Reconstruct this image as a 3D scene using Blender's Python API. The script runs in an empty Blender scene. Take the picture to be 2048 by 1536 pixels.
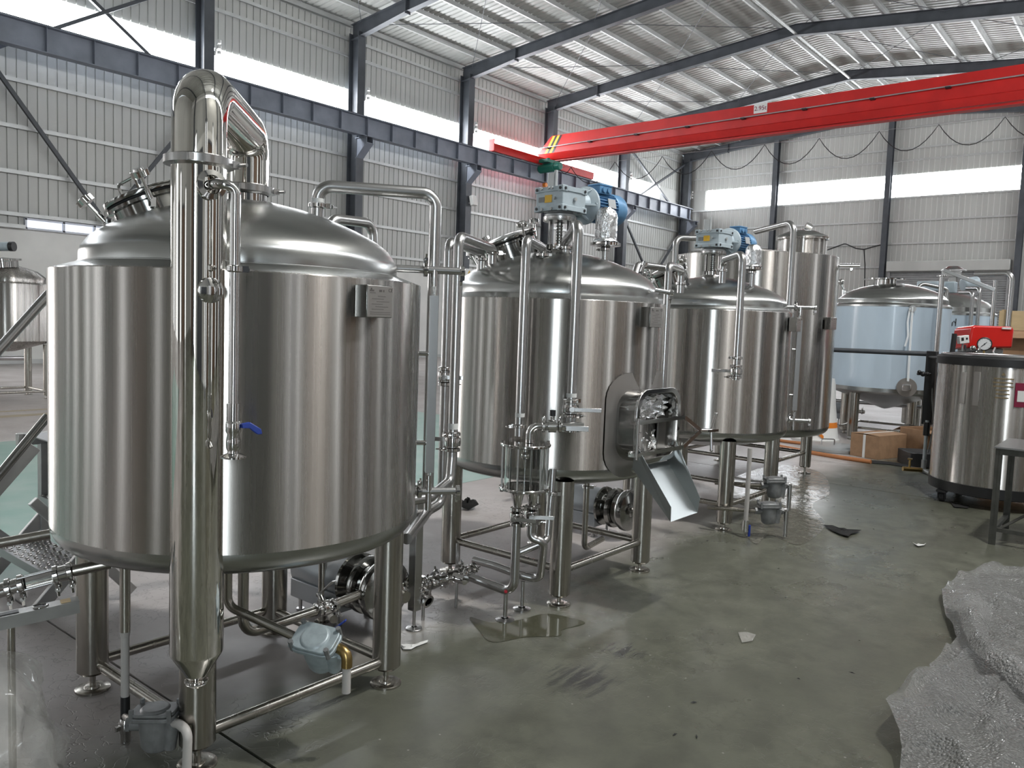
import bpy, bmesh, math, random
from math import sin, cos, pi, radians, hypot, atan2, sqrt
from mathutils import Vector, Matrix
random.seed(7)
SC = bpy.context.scene
COL = SC.collection

# ------------------------------------------------------------------ camera
FPX, YAW, PITCH, ROLL, EYE = 1604.7, radians(39.368), radians(4.426), radians(2.05), 1.6
_f = Vector((cos(YAW)*cos(PITCH), sin(YAW)*cos(PITCH), -sin(PITCH)))
_r = Vector((sin(YAW), -cos(YAW), 0.0))
_u = _r.cross(_f)
_r, _u = _r*cos(ROLL)+_u*sin(ROLL), -_r*sin(ROLL)+_u*cos(ROLL)
cam_d = bpy.data.cameras.new('camera')
cam_d.sensor_width = 36.0
cam_d.lens = FPX/2048*36.0
cam_d.clip_end = 200
cam = bpy.data.objects.new('camera', cam_d)
COL.objects.link(cam)
cam.matrix_world = Matrix(((_r.x, _u.x, -_f.x, 0), (_r.y, _u.y, -_f.y, 0), (_r.z, _u.z, -_f.z, EYE), (0, 0, 0, 1)))
SC.camera = cam

# ------------------------------------------------------------------ light and exposure
WINDOW_GLOW = 20.0
SC.view_settings.view_transform = 'Standard'
SC.view_settings.look = 'None'
SC.view_settings.gamma = 1.0
SC.view_settings.use_curve_mapping = False
SC.view_settings.exposure = 0.2
world = bpy.data.worlds.new('world')
SC.world = world
world.use_nodes = True
world.node_tree.nodes['Background'].inputs['Color'].default_value = (0.80, 0.90, 1.0, 1)
world.node_tree.nodes['Background'].inputs['Strength'].default_value = 1.0
SC.cycles.use_denoising = True
SC.cycles.max_bounces = 8
SC.cycles.diffuse_bounces = 4
SC.cycles.glossy_bounces = 5
SC.cycles.transmission_bounces = 8
SC.cycles.sample_clamp_indirect = 6.0
SC.cycles.caustics_reflective = False
SC.cycles.caustics_refractive = False

def daylight(name, loc, target, sx, sy, power, color=(1, 1, 1)):
    """Daylight coming in through a doorway or window opening."""
    l = bpy.data.lights.new(name, 'AREA')
    l.shape = 'RECTANGLE'; l.size = sx; l.size_y = sy
    l.energy = power; l.color = color
    o = bpy.data.objects.new(name, l)
    COL.objects.link(o)
    o.location = loc
    o.rotation_euler = (Vector(target)-Vector(loc)).to_track_quat('-Z', 'Y').to_euler()
    return o
daylight('daylight_right_door', (-3.6, -2.88, 1.9), (2.2, 3.0, 1.2), 0.80, 3.4, 190, (0.82, 0.93, 1.0))
daylight('high_bay_lamp', (4.8, -0.7, 9.2), (4.6, 0.6, 0), 0.4, 0.4, 480, (1.0, 0.98, 0.94))
daylight('daylight_left_door', (0.5, 23.7, 2.6), (3, 3, 0.8), 3.0, 4.4, 700, (1.0, 0.96, 0.95))

# ------------------------------------------------------------------ placing helpers (true distances, metres)
C0 = Vector((0, 0, EYE))
def ray(x, y): return _f + _r*((x-1024)/FPX) - _u*((y-768)/FPX)
def W(x, y, d): return C0 + ray(x, y)*d
def WZ(x, y, z): d = ray(x, y); return C0 + d*((z-EYE)/d.z)
def WY(x, y, Y): d = ray(x, y); return C0 + d*(Y/d.y)
def WX(x, y, X): d = ray(x, y); return C0 + d*(X/d.x)
def V(*a): return Vector(a)

# ------------------------------------------------------------------ mesh builder
class MB:
    def __init__(s): s.v = []; s.f = []
    def add(s, vs, fs):
        n = len(s.v); s.v += [Vector(v) for v in vs]; s.f += [tuple(i+n for i in f) for f in fs]; return s
    def box(s, c, size, M=None):
        c = Vector(c); hx, hy, hz = size[0]/2, size[1]/2, size[2]/2
        vs = [Vector((x, y, z)) for z in (-hz, hz) for y in (-hy, hy) for x in (-hx, hx)]
        if M is not None: vs = [M @ v for v in vs]
        return s.add([c+v for v in vs], [(0, 2, 3, 1), (4, 5, 7, 6), (0, 1, 5, 4), (2, 6, 7, 3), (0, 4, 6, 2), (1, 3, 7, 5)])
    def bar(s, p0, p1, w, h, up=(0, 0, 1)):
        p0 = Vector(p0); p1 = Vector(p1); a = (p1-p0); L = a.length; a.normalize()
        up = Vector(up)
        if abs(a.dot(up)) > .98: up = Vector((1, 0, 0))
        y = up.cross(a).normalized(); z = a.cross(y)
        M = Matrix((a, y, z)).transposed()
        return s.box((p0+p1)/2, (L, w, h), M)
    def cyl(s, p0, p1, r0, r1=None, n=16, caps=True):
        p0 = Vector(p0); p1 = Vector(p1); r1 = r0 if r1 is None else r1
        a = (p1-p0).normalized()
        t = a.orthogonal().normalized(); b = a.cross(t)
        vs = []
        for p, r in ((p0, r0), (p1, r1)):
            for i in range(n):
                q = 2*pi*i/n; vs.append(p+(t*cos(q)+b*sin(q))*r)
        fs = [(i, (i+1) % n, n+(i+1) % n, n+i) for i in range(n)]
        if caps: fs += [tuple(range(n-1, -1, -1)), tuple(range(n, 2*n))]
        return s.add(vs, fs)
    def lathe(s, prof, c=(0, 0, 0), n=48, axis=None, a0=0, a1=2*pi):
        """Profile of (radius, height) pairs turned about the axis through c."""
        c = Vector(c); a = Vector(axis or (0, 0, 1)).normalized()
        t = Vector((1, 0, 0)) if abs(a.x) < .9 else Vector((0, 1, 0))
        t = (t-a*t.dot(a)).normalized(); b = a.cross(t)
        full = abs(a1-a0-2*pi) < 1e-6
        m = n if full else n+1
        rows = []; vs = []; fs = []
        for (r, z) in prof:
            if r <= 1e-7:
                rows.append([len(vs)]); vs.append(c+a*z)
            else:
                rows.append(list(range(len(vs), len(vs)+m)))
                for i in range(m):
                    q = a0+(a1-a0)*i/n; vs.append(c+a*z+(t*cos(q)+b*sin(q))*r)
        for A, B in zip(rows[:-1], rows[1:]):
            for i in range(n):
                j = (i+1) % m
                if len(A) == 1 and len(B) == 1: continue
                if len(A) == 1: fs.append((A[0], B[j], B[i]))
                elif len(B) == 1: fs.append((A[i], A[j], B[0]))
                else: fs.append((A[i], A[j], B[j], B[i]))
        return s.add(vs, fs)
    def tube(s, pts, r, bend=0.0, n=12, caps=True, closed=False):
        P = [Vector(p) for p in pts]
        path = []
        if bend > 0 and len(P) > 2:
            path.append(P[0])
            for i in range(1, len(P)-1):
                a = (P[i-1]-P[i]); b = (P[i+1]-P[i]); la, lb = a.length, b.length
                a.normalize(); b.normalize()
                ang = a.angle(b)
                if ang > pi-.03: path.append(P[i]); continue
                d = min(bend/math.tan(ang/2), la*.48, lb*.48); R = d*math.tan(ang/2)
                s0 = P[i]+a*d; s1 = P[i]+b*d
                cen = P[i]+(a+b).normalized()*(R/sin(ang/2))
                k = max(3, int(8*(pi-ang)/(pi/2)))
                u0 = s0-cen; u1 = s1-cen; tot = u0.angle(u1); ax = u0.cross(u1).normalized()
                for j in range(k+1):
                    path.append(cen+Matrix.Rotation(tot*j/k, 3, ax) @ u0)
            path.append(P[-1])
        else: path = P
        q = [path[0]]
        for p in path[1:]:
            if (p-q[-1]).length > 1e-5: q.append(p)
        path = q; N = len(path)
        T = []
        for i in range(N):
            if closed: t = path[(i+1) % N]-path[i-1]
            else: t = path[min(i+1, N-1)]-path[max(i-1, 0)]
            T.append(t.normalized())
        nrm = T[0].orthogonal().normalized(); vs = []
        rr = r if isinstance(r, (list, tuple)) else None
        for i in range(N):
            if i: nrm = (T[i-1].rotation_difference(T[i]) @ nrm)
            nrm = (nrm-T[i]*nrm.dot(T[i])).normalized(); b = T[i].cross(nrm)
            for k in range(n):
                a = 2*pi*k/n; vs.append(path[i]+(nrm*cos(a)+b*sin(a))*(rr[i] if rr else r))
        fs = []
        for i in range(N if closed else N-1):
            j = (i+1) % N
            for k in range(n): fs.append((i*n+k, i*n+(k+1) % n, j*n+(k+1) % n, j*n+k))
        if caps and not closed: fs += [tuple(range(n-1, -1, -1)), tuple(range((N-1)*n, N*n))]
        return s.add(vs, fs)
    def prism(s, poly, dv):
        """Extrude a closed 3-D polygon along the vector dv."""
        P = [Vector(p) for p in poly]; dv = Vector(dv); n = len(P)
        return s.add(P+[p+dv for p in P], [tuple(range(n-1, -1, -1)), tuple(range(n, 2*n))]+[(i, (i+1) % n, n+(i+1) % n, n+i) for i in range(n)])
    def torus(s, c, axis, R, r, n=32, m=8):
        c = Vector(c); a = Vector(axis).normalized(); t = a.orthogonal().normalized(); b = a.cross(t)
        return s.tube([c+(t*cos(2*pi*i/n)+b*sin(2*pi*i/n))*R for i in range(n)], r, n=m, closed=True)
    def ball(s, c, r, n=12, sz=1.0):
        k = n//2
        return s.lathe([(r*sin(pi*i/k), -r*sz*cos(pi*i/k)) for i in range(k+1)], c, n)
    def mesh(s, name, mat=None, smooth=38, off=None):
        me = bpy.data.meshes.new(name)
        o = Vector(off) if off is not None else Vector((0, 0, 0))
        me.from_pydata([tuple(v-o) for v in s.v], [], s.f)
        bm = bmesh.new(); bm.from_mesh(me); bmesh.ops.recalc_face_normals(bm, faces=bm.faces); bm.to_mesh(me); bm.free()
        if smooth:
            me.polygons.foreach_set('use_smooth', [True]*len(me.polygons))
            me.set_sharp_from_angle(angle=radians(smooth))
        if mat: me.materials.append(mat)
        return me
    def build(s, name, mat, parent=None, label=None, bevel=0, smooth=38, sub=0, recalc=True):
        off = OFF.get(parent.name, Vector()) if parent else Vector()
        ob = bpy.data.objects.new(name, s.mesh(name, mat, smooth, off))
        COL.objects.link(ob)
        if parent:
            ob.parent = parent; OFF[ob.name] = off
        if label: ob['label'] = label
        if bevel:
            b = ob.modifiers.new('bevel', 'BEVEL'); b.width = bevel; b.segments = 2; b.limit_method = 'ANGLE'; b.angle_limit = radians(40)
        if sub:
            m = ob.modifiers.new('subdivision', 'SUBSURF'); m.levels = sub; m.render_levels = sub
        return ob
OFF = {}
def inst(name, me, parent, loc, rot=None):
    """A further object sharing the mesh me, placed at world point loc."""
    ob = bpy.data.objects.new(name, me); COL.objects.link(ob)
    off = OFF.get(parent.name, Vector()) if parent else Vector()
    if parent: ob.parent = parent; OFF[ob.name] = off
    ob.location = Vector(loc)-off
    if rot: ob.rotation_euler = rot
    return ob
def tag(o, label=None, cat=None, group=None, kind=None):
    if label: o['label'] = label
    if cat: o['category'] = cat
    if group: o['group'] = group
    if kind: o['kind'] = kind
    return o
def thing(name, label, cat, loc, group=None):
    o = bpy.data.objects.new(name, None); COL.objects.link(o); o.location = loc
    o.empty_display_size = .1
    OFF[o.name] = Vector(loc)
    return tag(o, label, cat, group)
def solo(mb, name, mat, label, cat, group=None, **k):
    return tag(mb.build(name, mat, None, **k), label, cat, group)
def copy_tree(o, parent=None):
    c = o.copy(); COL.objects.link(c); OFF[c.name] = OFF.get(o.name, Vector())
    if parent: c.parent = parent
    for ch in list(o.children): copy_tree(ch, c)
    return c

# ------------------------------------------------------------------ materials
def nodes(m): return m.node_tree.nodes, m.node_tree.links
def mat(name, col, metal=0.0, rough=0.5, **k):
    m = bpy.data.materials.new(name); m.use_nodes = True
    N, L = nodes(m); b = N['Principled BSDF']
    b.inputs['Base Color'].default_value = (*col, 1)
    b.inputs['Metallic'].default_value = metal
    b.inputs['Roughness'].default_value = rough
    if 'emit' in k:
        b.inputs['Emission Color'].default_value = (*k.get('ecol', col), 1)
        b.inputs['Emission Strength'].default_value = k['emit']
    if 'trans' in k: b.inputs['Transmission Weight'].default_value = k['trans']
    if 'ior' in k: b.inputs['IOR'].default_value = k['ior']
    if 'coat' in k: b.inputs['Coat Weight'].default_value = k['coat']; b.inputs['Coat Roughness'].default_value = .1
    if 'aniso' in k:
        b.inputs['Anisotropic'].default_value = k['aniso']
        b.inputs['Anisotropic Rotation'].default_value = k.get('arot', 0.0)
        t = N.new('ShaderNodeTangent'); t.direction_type = 'RADIAL'; t.axis = 'Z'
        L.new(t.outputs[0], b.inputs['Tangent'])
    if 'var' in k or 'bump' in k or 'rvar' in k:
        tc = N.new('ShaderNodeTexCoord'); mp = N.new('ShaderNodeMapping')
        mp.inputs['Scale'].default_value = k.get('scale', (4, 4, 4))
        L.new(tc.outputs['Object'], mp.inputs['Vector'])
        nz = N.new('ShaderNodeTexNoise'); nz.inputs['Scale'].default_value = k.get('nscale', 3.0); nz.inputs['Detail'].default_value = 5
        L.new(mp.outputs[0], nz.inputs['Vector'])
        if 'var' in k:
            v = k['var']; c2 = k.get('col2', tuple(min(1, c*(1-v)) for c in col))
            mx = N.new('ShaderNodeMix'); mx.data_type = 'RGBA'
            mx.inputs[6].default_value = (*col, 1); mx.inputs[7].default_value = (*c2, 1)
            rp = N.new('ShaderNodeMapRange'); rp.inputs[1].default_value = .35; rp.inputs[2].default_value = .68
            L.new(nz.outputs['Fac'], rp.inputs[0]); L.new(rp.outputs[0], mx.inputs[0]); L.new(mx.outputs[2], b.inputs['Base Color'])
        if 'rvar' in k:
            rr = N.new('ShaderNodeMapRange'); rr.inputs[1].default_value = .3; rr.inputs[2].default_value = .7
            rr.inputs[3].default_value = rough*(1-k['rvar']); rr.inputs[4].default_value = rough*(1+k['rvar'])
            L.new(nz.outputs['Fac'], rr.inputs[0]); L.new(rr.outputs[0], b.inputs['Roughness'])
        if 'bump' in k:
            bp = N.new('ShaderNodeBump'); bp.inputs['Strength'].default_value = k['bump']; bp.inputs['Distance'].default_value = k.get('bdist', .01)
            L.new(nz.outputs['Fac'], bp.inputs['Height']); L.new(bp.outputs[0], b.inputs['Normal'])
    return m
M = {}
M['shell'] = mat('brushed_stainless', (.46, .438, .415), 1, .27, aniso=1.0, arot=.25, rvar=.06, scale=(14, 14, .05), nscale=4)
M['dome'] = mat('satin_stainless', (.41, .415, .405), 1, .26, aniso=.55)
M['leg'] = mat('leg_stainless', (.40, .38, .345), 1, .24, rvar=.2, scale=(8, 8, .6), nscale=4)
M['pipe'] = mat('pipe_stainless', (.46, .455, .45), 1, .27)
M['chrome'] = mat('polished_stainless', (.58, .57, .56), 1, .09)
M['chromed'] = mat('dark_polished_stainless', (.30, .30, .29), 1, .12)
M['mirror'] = mat('mirror_stainless', (.70, .68, .64), 1, .045)
M['plate'] = mat('etched_plate', (.42, .40, .38), .9, .38)
M['etch'] = mat('etched_line', (.16, .15, .14), .6, .5)
M['frame'] = mat('dark_steel_paint', (.075, .083, .095), 0, .5, var=.35, scale=(.6, .6, .6), nscale=3)
M['beam'] = mat('blue_grey_steel_paint', (.22, .245, .295), 0, .5, var=.25, scale=(.6, .6, .6), nscale=3)
M['brace'] = mat('brace_steel_paint', (.055, .06, .068), 0, .5)
M['galv'] = mat('galvanised_steel', (.42, .43, .43), .5, .45, var=.2, scale=(1, 1, 1))
M['girt'] = mat('galvanised_girt', (.55, .56, .55), .35, .42, var=.15, scale=(.7, .7, .7))
M['sheet'] = mat('white_wall_sheet', (.51, .515, .49), 0, .42, var=.14, scale=(.5, .5, .08), nscale=2)
M['roof'] = mat('roof_sheet', (.50, .505, .475), 0, .45, var=.22, scale=(.35, .6, .6), nscale=2)
M['plaster'] = mat('white_plaster', (.78, .78, .75), 0, .7, var=.12, scale=(.4, .4, .4))
M['glow'] = mat('translucent_window_panel', (.8, .82, .85), 0, .5, emit=WINDOW_GLOW, ecol=(.93, .96, 1.0))
M['glowdim'] = mat('translucent_panel_shaded_side', (.8, .82, .85), 0, .5, emit=16.0, ecol=(.95, .97, 1.0))  # glow of the unseen right band, added to lift the ambient light
M['red'] = mat('red_paint', (.56, .018, .015), 0, .38, var=.18, scale=(.5, .5, .5), col2=(.46, .014, .012))
M['yellow'] = mat('yellow_paint', (.72, .42, .02), 0, .5)
M['black'] = mat('black_paint', (.012, .012, .013), 0, .45)
M['rubber'] = mat('black_rubber', (.015, .015, .016), 0, .7)
M['white'] = mat('white_plastic', (.72, .72, .70), 0, .45)
M['green'] = mat('green_paint', (.008, .16, .115), 0, .4)
M['orange'] = mat('orange_paint', (.75, .22, .02), 0, .5)
M['gear'] = mat('grey_gearbox_paint', (.42, .49, .53), .1, .38, var=.1, scale=(5, 5, 5))
M['motor'] = mat('blue_motor_paint', (.12, .27, .46), .1, .35, var=.15, scale=(5, 5, 5))
M['trap'] = mat('grey_blue_cast_iron', (.36, .42, .44), .2, .42, var=.25, scale=(9, 9, 9), bump=.25, bdist=.004)
M['trapdark'] = mat('dark_cast_iron', (.20, .205, .205), .2, .45, var=.3, scale=(9, 9, 9), bump=.3, bdist=.004)
M['brass'] = mat('brass', (.36, .25, .10), 1, .3)
M['pvc'] = mat('grey_pvc_tube', (.42, .40, .38), 0, .4)
M['foil'] = mat('crumpled_foil', (.80, .80, .81), 1, .16, bump=1.0, bdist=.02, scale=(14, 14, 9), nscale=2.2)
M['glass'] = mat('clear_glass', (.98, 1, .99), 0, .0, trans=1.0, ior=1.25)
M['film'] = mat('blue_protective_film', (.53, .64, .74), 0, .28, var=.12, scale=(.8, .8, .3), coat=.3)
M['tape'] = mat('white_tape', (.70, .70, .68), 0, .5)
M['tread'] = mat('tread_plate_steel', (.42, .42, .42), .85, .35)
M['channel'] = mat('mild_steel', (.40, .40, .39), .7, .4, var=.2, scale=(3, 3, 3))
M['blue'] = mat('blue_plastic', (.015, .045, .30), 0, .4)
M['redknob'] = mat('red_plastic', (.55, .01, .03), 0, .35)
M['carton'] = mat('brown_cardboard', (.34, .205, .115), 0, .75, var=.2, scale=(4, 4, 4))
M['wood'] = mat('pale_plywood', (.62, .47, .27), 0, .6, var=.12, scale=(2, 2, 8))
M['hose'] = mat('orange_brown_hose', (.40, .16, .06), 0, .5)
M['maroon'] = mat('maroon_label', (.20, .01, .04), 0, .4)
M['dial'] = mat('white_dial', (.75, .77, .78), 0, .3)
M['matte'] = mat('soft_black_cloth', (.012, .012, .012), 0, .9, bump=.5, scale=(20, 20, 20))
M['table'] = mat('dark_angle_iron', (.10, .10, .09), .6, .45, var=.25, scale=(5, 5, 5))
M['pump'] = mat('grey_pump_cover', (.34, .36, .38), .6, .36)

# ------------------------------------------------------------------ setting
YW, XE, YR, XR = 24.0, 45.0, -3.0, -9.0        # left wall, end wall, right wall, rear wall
def roof_z(y): return 13.25-.1*abs(y-12.0)      # top of the rafters

def concrete():
    m = bpy.data.materials.new('polished_concrete'); m.use_nodes = True
    N, L = nodes(m); b = N['Principled BSDF']
    tc = N.new('ShaderNodeTexCoord')
    def noise(scale, detail=6, rough=.6, sc=(1, 1, 1)):
        mp = N.new('ShaderNodeMapping'); mp.inputs['Scale'].default_value = sc
        L.new(tc.outputs['Object'], mp.inputs['Vector'])
        n = N.new('ShaderNodeTexNoise'); n.inputs['Scale'].default_value = scale; n.inputs['Detail'].default_value = detail; n.inputs['Roughness'].default_value = rough
        L.new(mp.outputs[0], n.inputs['Vector']); return n.outputs['Fac']
    def rng(s, a, b_, c=0, d=1):
        r = N.new('ShaderNodeMapRange'); r.inputs[1].default_value = a; r.inputs[2].default_value = b_; r.inputs[3].default_value = c; r.inputs[4].default_value = d
        L.new(s, r.inputs[0]); return r.outputs[0]
    def mixc(f, a, b_, blend='MIX'):
        x = N.new('ShaderNodeMix'); x.data_type = 'RGBA'; x.blend_type = blend
        if isinstance(f, float): x.inputs[0].default_value = f
        else: L.new(f, x.inputs[0])
        for i, c in ((6, a), (7, b_)):
            if isinstance(c, tuple): x.inputs[i].default_value = (*c, 1)
            else: L.new(c, x.inputs[i])
        return x.outputs[2]
    def math_(op, a, b_=None):
        x = N.new('ShaderNodeMath'); x.operation = op
        for i, s in ((0, a), (1, b_)):
            if s is None: continue
            if isinstance(s, (int, float)): x.inputs[i].default_value = s
            else: L.new(s, x.inputs[i])
        return x.outputs[0]
    base = mixc(rng(noise(.55), .35, .65), (.086, .090, .068), (.142, .145, .112))
    base = mixc(rng(noise(5.5, 8, .7), .42, .62), base, (.076, .078, .060))
    # bare, unpainted reddish grey ground behind the tanks: starts about three metres in
    sx = N.new('ShaderNodeSeparateXYZ'); L.new(tc.outputs['Object'], sx.inputs[0])
    yy = math_('ADD', sx.outputs['Y'], math_('MULTIPLY', noise(.7, 4), 1.1))
    bare = rng(yy, 3.25, 3.75)
    bcol = mixc(rng(noise(1.4, 6), .35, .65), (.36, .325, .31), (.47, .44, .425))
    vor = N.new('ShaderNodeTexVoronoi'); vor.feature = 'DISTANCE_TO_EDGE'; vor.inputs['Scale'].default_value = 7.5
    wob = N.new('ShaderNodeTexNoise'); wob.inputs['Scale'].default_value = 9; L.new(tc.outputs['Object'], wob.inputs['Vector'])
    va = N.new('ShaderNodeVectorMath'); va.operation = 'MULTIPLY_ADD'; va.inputs[1].default_value = (.35, .35, .35)
    L.new(wob.outputs['Color'], va.inputs[0]); L.new(tc.outputs['Object'], va.inputs[2]); L.new(va.outputs[0], vor.inputs['Vector'])
    crack = rng(vor.outputs['Distance'], .0, .035, 1, 0)
    crack = math_('MULTIPLY', crack, rng(noise(1.1, 3), .42, .75))
    bcol = mixc(crack, bcol, (.12, .10, .09))
    base = mixc(bare, base, bcol)
    # black brush scuffs on the walkway
    vd = N.new('ShaderNodeVectorMath'); vd.operation = 'DISTANCE'; vd.inputs[1].default_value = (2.95, 1.95, 0); L.new(tc.outputs['Object'], vd.inputs[0])
    vd2 = N.new('ShaderNodeVectorMath'); vd2.operation = 'DISTANCE'; vd2.inputs[1].default_value = (3.35, 1.98, 0); L.new(tc.outputs['Object'], vd2.inputs[0])
    near = math_('MAXIMUM', rng(vd.outputs['Value'], .06, .30, 1, 0), rng(vd2.outputs['Value'], .03, .18, 1, 0))
    stre = rng(math_('ADD', noise(14, 6, .7, (.35, 2.2, 1)), math_('MULTIPLY', near, .20)), .62, .70)
    base = mixc(math_('MULTIPLY', math_('MULTIPLY', stre, near), .9), base, (.028, .028, .027))
    # dark scuffs and drips
    sc = rng(noise(2.3, 10, .75), .60, .70)
    sc = math_('MULTIPLY', sc, rng(noise(.45, 2), .45, .6))
    base = mixc(math_('MULTIPLY', sc, .75), base, (.045, .043, .038))
    sp = N.new('ShaderNodeTexVoronoi'); sp.inputs['Scale'].default_value = 9.0; L.new(tc.outputs['Object'], sp.inputs['Vector'])
    spk = rng(sp.outputs['Distance'], .03, .05, 1, 0)
    base = mixc(math_('MULTIPLY', spk, .5), base, (.42, .41, .38))
    L.new(base, b.inputs['Base Color'])
    rg = rng(noise(.8, 6), .35, .65, .22, .40)
    rg = math_('ADD', rg, math_('MULTIPLY', bare, .12))
    L.new(rg, b.inputs['Roughness'])
    b.inputs['Specular IOR Level'].default_value = .55
    bp = N.new('ShaderNodeBump'); bp.inputs['Strength'].default_value = .25; bp.inputs['Distance'].default_value = .01
    L.new(math_('ADD', noise(3.0, 8, .6), math_('MULTIPLY', crack, -.8)), bp.inputs['Height']); L.new(bp.outputs[0], b.inputs['Normal'])
    return m
M['floor'] = concrete()
M['joint'] = mat('dark_joint_filler', (.03, .028, .025), 0, .8)
M['greenpaint'] = mat('green_floor_paint', (.20, .36, .31), 0, .33, var=.3, scale=(.8, .8, .8), col2=(.30, .42, .375))
M['tanpaint'] = mat('tan_floor_line', (.36, .30, .20), 0, .5)
M['bluewhite'] = mat('window_frame_white', (.62, .65, .72), 0, .4)

fl = MB().box(((XR+XE)/2, (YR+YW)/2, -.06), (XE-XR, YW-YR, .09)).build('floor', M['joint'], None, smooth=0)
tag(fl, kind='structure')
xs = [XR, -5.55, 1.6, 8.75, 15.9, 23.05, 30.2, 37.35, XE]; ys = [YR, 10.6, 17.6, YW]
for a, b_ in zip(xs[:-1], xs[1:]):
    for c, d in zip(ys[:-1], ys[1:]):
        MB().box(((a+b_)/2, (c+d)/2, -.01), (b_-a-.013, d-c-.013, .02)).build('floor_slab', M['floor'], fl, smooth=0)
MB().box((0.2, 7.7, .001), (9.0, 5.4, .003)).build('painted_floor_area', M['greenpaint'], fl, smooth=0)
MB().box((7.2, 8.0, .001), (4.8, 5.4, .003)).build('painted_floor_area', M['greenpaint'], fl, smooth=0)
MB().box((3.0, 12.75, .001), (11, .22, .003)).build('floor_line', M['tanpaint'], fl, smooth=0)
MB().box((3.0, 13.35, .001), (11, .12, .003)).build('floor_line', M['tanpaint'], fl, smooth=0)

# walls: a thin core with ribbed metal sheets as parts
def ribbed(z0, z1, w=1.0, pitch=.25):
    """One wall sheet, its ribs running upright, face towards +Y of the local frame."""
    mb = MB(); u = [0]
    k = int(round(w/pitch)); pr = []
    for i in range(k):
        a = i*pitch
        pr += [(a, 0), (a+pitch-.040, 0), (a+pitch-.032, -.032), (a+pitch-.010, -.032)]
    pr += [(w, 0)]
    vs = []
    for (x, d) in pr:
        vs += [(x, d, z0), (x, d, z1 if not callable(z1) else z1(x))]
    mb.add(vs, [(2*i, 2*i+2, 2*i+3, 2*i+1) for i in range(len(pr)-1)])
    return mb
def sheet_mesh(z0, z1):
    return ribbed(z0, z1).mesh('wall_sheet', M['sheet'], smooth=0)
lo_m, hi_m = sheet_mesh(3.66, 8.72), sheet_mesh(9.86, 12.05)
wl = MB().box(((XR+XE)/2, YW+.11, 1.83), (XE-XR, .2, 3.66)).box(((XR+XE)/2, YW+.11, 7.9), (XE-XR, .1, 8.5)).build('wall_left', M['plaster'], None, smooth=0)
tag(wl, kind='structure')
x = XR
while x < XE-.5:
    inst('wall_sheet', lo_m, wl, (x+.995, YW, 0), (0, 0, pi)); inst('wall_sheet', hi_m, wl, (x+.995, YW, 0), (0, 0, pi)); x += 1.0
gm = MB().box((0, 0, 0), (XE-XR-.2, .07, .10)).mesh('girt', M['girt'], 0)
for z in (3.98, 5.08, 6.26, 7.46, 11.03, 11.60):
    inst('girt', gm, wl, ((XR+XE)/2, YW-.06, z))
wr = MB().box(((XR+XE)/2, YR-.11, 1.83), (XE-XR, .2, 3.66)).box(((XR+XE)/2, YR-.11, 7.9), (XE-XR, .1, 8.5)).build('wall_right', M['plaster'], None, smooth=0)
tag(wr, kind='structure')
x = XR
while x < XE-.5:
    inst('wall_sheet', lo_m, wr, (x, YR, 0)); inst('wall_sheet', hi_m, wr, (x, YR, 0)); x += 1.0
# unseen glowing panes and boards added along the right wall for reflection stripes
M['doorpane'] = mat('frosted_door_pane', (.75, .78, .8), 0, .4, emit=1.6, ecol=(.95, .98, 1.0))
M['board'] = mat('brown_board', (.20, .13, .09), 0, .6, var=.2)
for k, (xd, w_, zt_, mm) in enumerate(((-3.5, 1.2, 3.2, 'board'), (-1.65, .63, 3.4, 'doorpane'), (-.1, 1.4, 2.7, 'frame'), (1.5, .45, 3.2, 'doorpane'), (2.5, 1.1, 2.8, 'board'), (3.4, .16, 3.2, 'doorpane'), (4.2, 1.0, 2.6, 'board'), (5.1, .2, 3.2, 'doorpane'), (6.2, 1.3, 2.7, 'board'), (7.6, .35, 3.2, 'doorpane'), (9.2, 1.6, 3.0, 'frame'), (11.4, .6, 3.2, 'doorpane'), (14.5, 2.2, 2.9, 'board'), (18, .8, 3.2, 'doorpane'), (22, 2.0, 3, 'board'), (26, 1.2, 3.2, 'doorpane'))):
    xd = 1.9+(xd-1.9)*1.55; w_ *= 1.5; zt_ *= 1.2
    dd = tag(MB().box((xd-w_/2-.04, YR+.05, zt_/2), (.08, .12, zt_)).box((xd+w_/2+.04, YR+.05, zt_/2), (.08, .12, zt_)).box((xd, YR+.05, zt_+.04), (w_+.16, .12, .08)).build('door_%d' % (k+2), M['frame'], None, smooth=0), kind='structure')
    MB().box((xd, YR+.03, zt_/2), (w_, .04, zt_)).build('door_leaf', M[mm], dd, smooth=0)
wb = MB().box((XE+.11, (YR+YW)/2, 6.4), (.2, YW-YR, 12.8)).build('wall_back', M['plaster'], None, smooth=0)
tag(wb, kind='structure')
def gable(z0, y0):
    return ribbed(z0, lambda t: roof_z(y0+t)+.2)
y = YW-1.0
e_lo, e_door = sheet_mesh(0, 8.72), sheet_mesh(5.40, 8.72)
while y > YR-.5:
    door = 6.0 < y+.5 < 12.0
    inst('wall_sheet', e_door if door else e_lo, wb, (XE, y, 0), (0, 0, pi/2))
    g = gable(9.86, y).mesh('wall_sheet', M['sheet'], 0); inst('wall_sheet', g, wb, (XE, y, 0), (0, 0, pi/2)); y -= 1.0
MB().box((XE, 23.2, 9.29), (.06, 1.6, 1.15)).build('wall_corner_sheet', M['sheet'], wb, smooth=0)
gm2 = MB().box((0, 0, 0), (.07, YW-YR-.2, .09)).mesh('girt', M['girt'], 0)
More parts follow.
